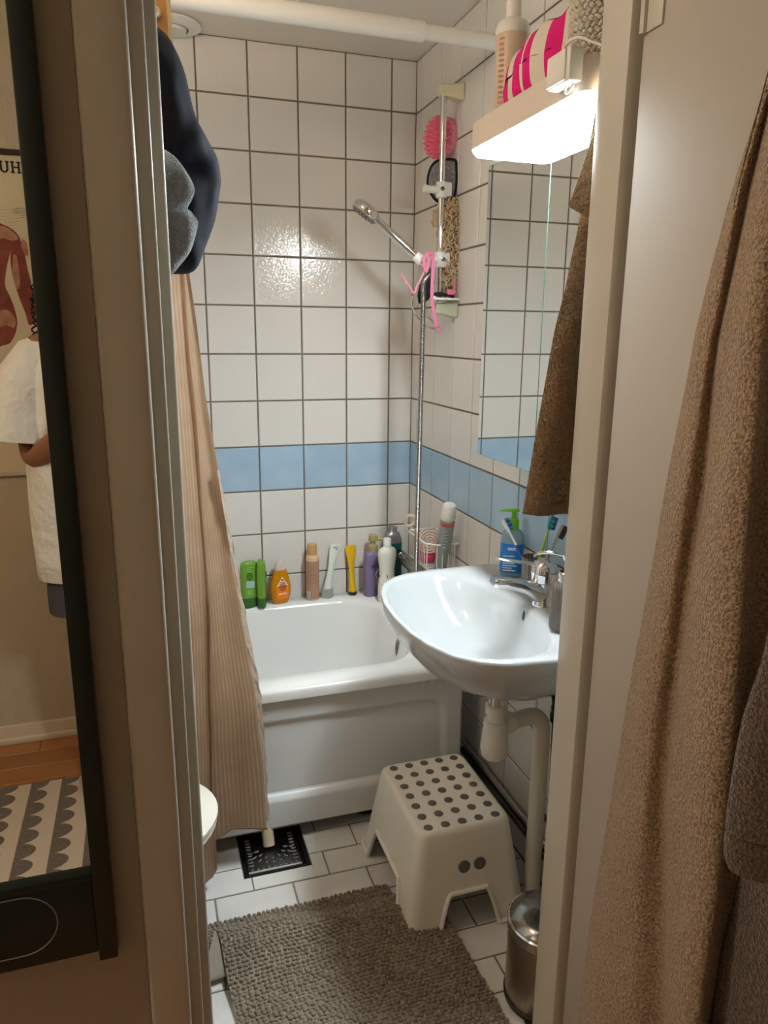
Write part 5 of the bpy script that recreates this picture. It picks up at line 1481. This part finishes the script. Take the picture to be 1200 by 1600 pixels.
# ------------------------------------------------------------------ rug with rows of half discs
RUG = mat('scallop_rug', (204, 182, 158), .95, bump=(300, .4, .003))
nt = RUG.node_tree; N_, L_ = nt.nodes, nt.links
tc = N_.new('ShaderNodeTexCoord'); sp = N_.new('ShaderNodeSeparateXYZ'); L_.new(tc.outputs['Object'], sp.inputs[0])
def mth(op, a, b=None, c=None):
    n = N_.new('ShaderNodeMath'); n.operation = op
    for i, v in enumerate((a, b, c)):
        if v is None: continue
        if isinstance(v, (int, float)): n.inputs[i].default_value = v
        else: L_.new(v, n.inputs[i])
    return n.outputs[0]
CW, RW = .092, .068
fx_ = mth('MULTIPLY', mth('FRACT', mth('DIVIDE', mth('ADD', sp.outputs[0], 10.0), CW)), CW)
fy_ = mth('SUBTRACT', mth('MULTIPLY', mth('FRACT', mth('DIVIDE', mth('ADD', sp.outputs[1], 10.0), RW)), RW), RW / 2)
d2_ = mth('ADD', mth('POWER', mth('DIVIDE', fx_, .054), 2.0), mth('POWER', mth('DIVIDE', mth('ABSOLUTE', fy_), .0355), 2.0))
ins_ = mth('LESS_THAN', d2_, 1.0)
nz = N_.new('ShaderNodeTexNoise'); nz.inputs['Scale'].default_value = 350; L_.new(tc.outputs['Object'], nz.inputs['Vector'])
fac = mth('MULTIPLY', ins_, mth('MULTIPLY_ADD', nz.outputs['Fac'], .6, .6))
mxn = N_.new('ShaderNodeMix'); mxn.data_type = 'RGBA'
mxn.inputs[6].default_value = lin((208, 186, 162)) + (1,); mxn.inputs[7].default_value = lin((98, 84, 74)) + (1,)
L_.new(fac, mxn.inputs[0]); L_.new(mxn.outputs[2], N_['Principled BSDF'].inputs['Base Color'])
rg = obj('rug', M().rbox(-2.05, -.75, -2.985, -2.18, .001, .008, .002), RUG, loc=(-1.4, -2.6, .001))
tag(rg, 'beige rug with rows of brown half discs on the hall floor', 'rug')

# ------------------------------------------------------------------ the photographer, seen in the hall mirror
def skin_mesh(nodes, edges, root, sub=2):
    me = bpy.data.meshes.new('s'); me.from_pydata([n[0] for n in nodes], edges, [])
    o = bpy.data.objects.new('s', me); COL.objects.link(o)
    o.modifiers.new('skin', 'SKIN'); 
    for i, n in enumerate(nodes):
        sv = me.skin_vertices[0].data[i]; r = n[1]
        sv.radius = (r, r) if not hasattr(r, '__len__') else r
        sv.use_root = (i == root)
    s = o.modifiers.new('sub', 'SUBSURF'); s.levels = sub; s.render_levels = sub
    bpy.context.view_layer.update()
    m2 = bpy.data.meshes.new_from_object(o.evaluated_get(bpy.context.evaluated_depsgraph_get()))
    m = M(); m.v = [v.co.copy() for v in m2.vertices]; m.f = [tuple(p.vertices) for p in m2.polygons]
    bpy.data.objects.remove(o); bpy.data.meshes.remove(me); bpy.data.meshes.remove(m2)
    return m
BX, BYP = -1.055, -3.00
SKIN = mat('skin_brown', (150, 100, 70), .5, sss=.08)
pe = thing('person', 'person in white t-shirt and dark shorts holding a phone, seen in the mirror', 'person', (BX, BYP, 0))
nodes, edges = [], []
def nd(p, r, par=None):
    nodes.append((Vector(p), r)); i = len(nodes) - 1
    if par is not None: edges.append((par, i))
    return i
pel = nd((BX, BYP, .92), (.15, .11)); bel = nd((BX, BYP, 1.06), (.14, .10), pel); chs = nd((BX, BYP, 1.25), (.15, .11), bel); upp = nd((BX, BYP, 1.39), (.12, .08), chs)
nk = nd((BX, BYP + .01, 1.47), .052, upp); nk2 = nd((BX, BYP + .025, 1.54), .050, nk)
hd1 = nd((BX, BYP + .035, 1.60), (.070, .082), nk2); hd2 = nd((BX, BYP + .03, 1.67), (.076, .092), hd1); hd3 = nd((BX, BYP + .02, 1.735), (.055, .068), hd2)
ns1 = nd((BX, BYP + .125, 1.635), .012, hd2)
for s in (-1, 1):
    sh = nd((BX + s * .175, BYP, 1.405), .062, upp)
    if s < 0:
        el_m = nd((BX - .205, BYP + .02, 1.22), .049, sh); el = nd((BX - .205, BYP + .055, 1.075), .040, el_m)
        fa = nd((BX - .13, BYP + .15, 1.14), .039, el); wr_ = nd((BX - .03, BYP + .27, 1.245), .028, fa)
        pa = nd((BX + .015, BYP + .325, 1.295), .030, wr_); kn_ = nd((BX + .04, BYP + .350, 1.335), .030, pa)
    else:
        el_m = nd((BX + .225, BYP + .02, 1.22), .049, sh); el = nd((BX + .25, BYP + .06, 1.085), .040, el_m)
        fa = nd((BX + .24, BYP + .16, 1.16), .039, el); wr_ = nd((BX + .215, BYP + .27, 1.27), .028, fa)
        pa = nd((BX + .20, BYP + .325, 1.32), .030, wr_); kn_ = nd((BX + .19, BYP + .350, 1.36), .030, pa)
    K = nodes[kn_][0]; Pm = nodes[pa][0]
    for q in range(4):
        b0 = nd(K + Vector((-s * .004, .018 - q * .014, .018 - q * .003)), .0095, kn_)
        b1 = nd(K + Vector((-s * .018, .026 - q * .015, .044 - q * .004)), .0085, b0)
        nd(K + Vector((-s * .034, .026 - q * .015, .058 - q * .006)), .0075, b1)
    t0 = nd(Pm + Vector((-s * .022, -.012, .022)), .011, pa); nd(Pm + Vector((-s * .036, -.016, .050)), .0085, t0)
    hp2 = nd((BX + s * .085, BYP, .84), .092, pel); kn2 = nd((BX + s * .105, BYP + .02, .50), .056, hp2); cf = nd((BX + s * .105, BYP - .005, .33), .054, kn2); an = nd((BX + s * .105, BYP - .015, .095), .036, cf)
    ft = nd((BX + s * .11, BYP + .06, .052), .036, an); nd((BX + s * .12, BYP + .17, .042), .026, ft)
body = obj('body', skin_mesh(nodes, edges, pel, 2), SKIN, pe, sharp=0); smooth_all(body)
for s in (-1, 1):
    obj('eye', M().ball((BX + s * .032, BYP + .108, 1.665), .0125, 12, 8), mat('eye_white%d' % s, (232, 226, 218), .2), pe)
    obj('ear', M().ball((BX + s * .080, BYP + .02, 1.65), (.010, .020, .032), 10, 8), SKIN, pe)
obj('mouth', M().ball((BX, BYP + .110, 1.588), (.024, .008, .008), 12, 8), mat('lips', (140, 76, 66), .5), pe)
TEE = mat('white_cotton', (232, 224, 212), .85, bump=(11, 1., .035))
def ell(cx, cy, a, b, z, n=40, tilt=None):
    return [Vector((cx + a * math.copysign(abs(math.cos(2 * math.pi * k / n)) ** .8, math.cos(2 * math.pi * k / n)), cy + b * math.copysign(abs(math.sin(2 * math.pi * k / n)) ** .9, math.sin(2 * math.pi * k / n)), z)) for k in range(n)]
def wrk(L, s_):
    for p in L:
        w = mnoise.noise((p.x * 9 + s_, p.y * 9, p.z * 6)) * .011
        d = Vector((p.x - BX, p.y - BYP, 0))
        if d.length > .01: p += d.normalized() * w
    return L
tee = M().loft([wrk(ell(BX, BYP, a, b, z), 0) for z, a, b in ((.715, .232, .150), (.74, .234, .152), (.85, .236, .152), (.97, .236, .150), (1.10, .232, .146), (1.22, .228, .142), (1.32, .222, .132), (1.39, .205, .112), (1.435, .150, .086), (1.462, .090, .068), (1.478, .066, .060))], True, False, False)
for s in (-1, 1):
    path = [(BX + s * .06, BYP, 1.392), (BX + s * .12, BYP + .001, 1.384), (BX + s * .168, BYP + .004, 1.362), (BX + s * .200, BYP + .010, 1.31), (BX + s * .222, BYP + .018, 1.24), (BX + s * .236, BYP + .024, 1.17), (BX + s * .240, BYP + .026, 1.135)]
    tee.tube(path, [.058, .066, .076, .086, .092, .096, .097], 24, cap=False)
to_ = obj('t_shirt', tee, TEE, pe, sharp=0); smooth_all(to_)
DEN = mat('dark_shorts', (78, 76, 84), .85, bump=(200, .3, .003))
sh_ = M()
for s in (-1, 1):
    sh_.loft([ell(BX + s * dx, BYP, a, b, z, 28) for z, dx, a, b in ((.600, .112, .100, .112), (.66, .108, .104, .118), (.80, .092, .112, .128), (.93, .075, .12, .13), (.98, .07, .12, .125))], True, False, False)
so_ = obj('shorts', sh_, DEN, pe, sharp=0); smooth_all(so_)
HAIR = mat('black_hair', (22, 17, 14), .6)
hm_ = M().ball((BX, BYP - .015, 1.655), (.118, .110, .128), 24, 16)
hm_.loft([ell(BX, BYP - .03, a, b, z, 24) for z, a, b in ((1.70, .115, .08), (1.62, .150, .085), (1.53, .160, .08), (1.47, .140, .07), (1.43, .07, .04))], True, True, True)
hr = random.Random(3)
for i in range(240):
    a = hr.uniform(0, 2 * math.pi); z0 = hr.uniform(1.42, 1.76)
    rad = interp(z0, [1.42, 1.50, 1.60, 1.70, 1.76], [.13, .166, .160, .122, .075])
    if math.sin(a) > .35 and z0 < 1.70: continue
    c = Vector((BX + rad * math.cos(a), BYP - .02 + rad * .9 * math.sin(a), z0))
    rr = hr.uniform(.008, .014); ph = hr.uniform(0, 6.28); ln = hr.uniform(.04, .09)
    hm_.tube([c + Vector((rr * math.cos(ph + k * .9), rr * math.sin(ph + k * .9), -ln * k / 14)) + Vector((math.cos(a), math.sin(a), 0)) * (.012 * k / 14) for k in range(15)], .0026, 4)
obj('hair', hm_, HAIR, pe, sharp=80, fix=False)
ph_ = thing('smartphone', 'dark smartphone held up by the photographer', 'phone', (CAM.x, CAM.y, CAM.z - .12))
pm_ = Matrix(((_r.x, _u.x, -_f.x, CAM.x), (_r.y, _u.y, -_f.y, CAM.y), (_r.z, _u.z, -_f.z, CAM.z), (0, 0, 0, 1)))
obj('case', M().rbox(-.050, .024, -.128, .024, .006, .014, .003, 3).xform(pm_), BLACK, ph_)
obj('screen', M().add([(-.047, -.124, .0145), (.021, -.124, .0145), (.021, .021, .0145), (-.047, .021, .0145)], [(0, 1, 2, 3)]).xform(pm_), mat('phone_screen', (24, 26, 30), .1), ph_, sharp=0)

# ------------------------------------------------------------------ room lamps outside the picture
def globe(name, label, c, r, colr, strength, ceil):
    t = thing(name, label, 'lamp', c)
    e = bpy.data.materials.new(name + '_glow'); e.use_nodes = True
    n = e.node_tree; n.nodes.remove(n.nodes['Principled BSDF'])
    q = n.nodes.new('ShaderNodeEmission'); q.inputs[0].default_value = lin(colr) + (1,); q.inputs[1].default_value = strength
    n.links.new(q.outputs[0], n.nodes['Material Output'].inputs[0])
    obj('globe', M().ball(c, r, 20, 14), e, t)
    obj('ceiling_mount', M().lathe([(.05, 0), (.05, -.012), (.02, -.03), (.02, c[2] + r - ceil - .004)], (c[0], c[1], ceil - .0005), 20), PLW, t)
globe('ceiling_lamp', 'warm globe ceiling lamp inside the bathroom above the door', (-1.18, -1.22, 2.20), .075, (255, 232, 206), BATH_CEIL_W, CEIL)
globe('hall_lamp', 'warm globe ceiling lamp in the hall behind the camera', (-2.35, -1.80, 2.20), .10, (255, 241, 220), HALL_W, HC)
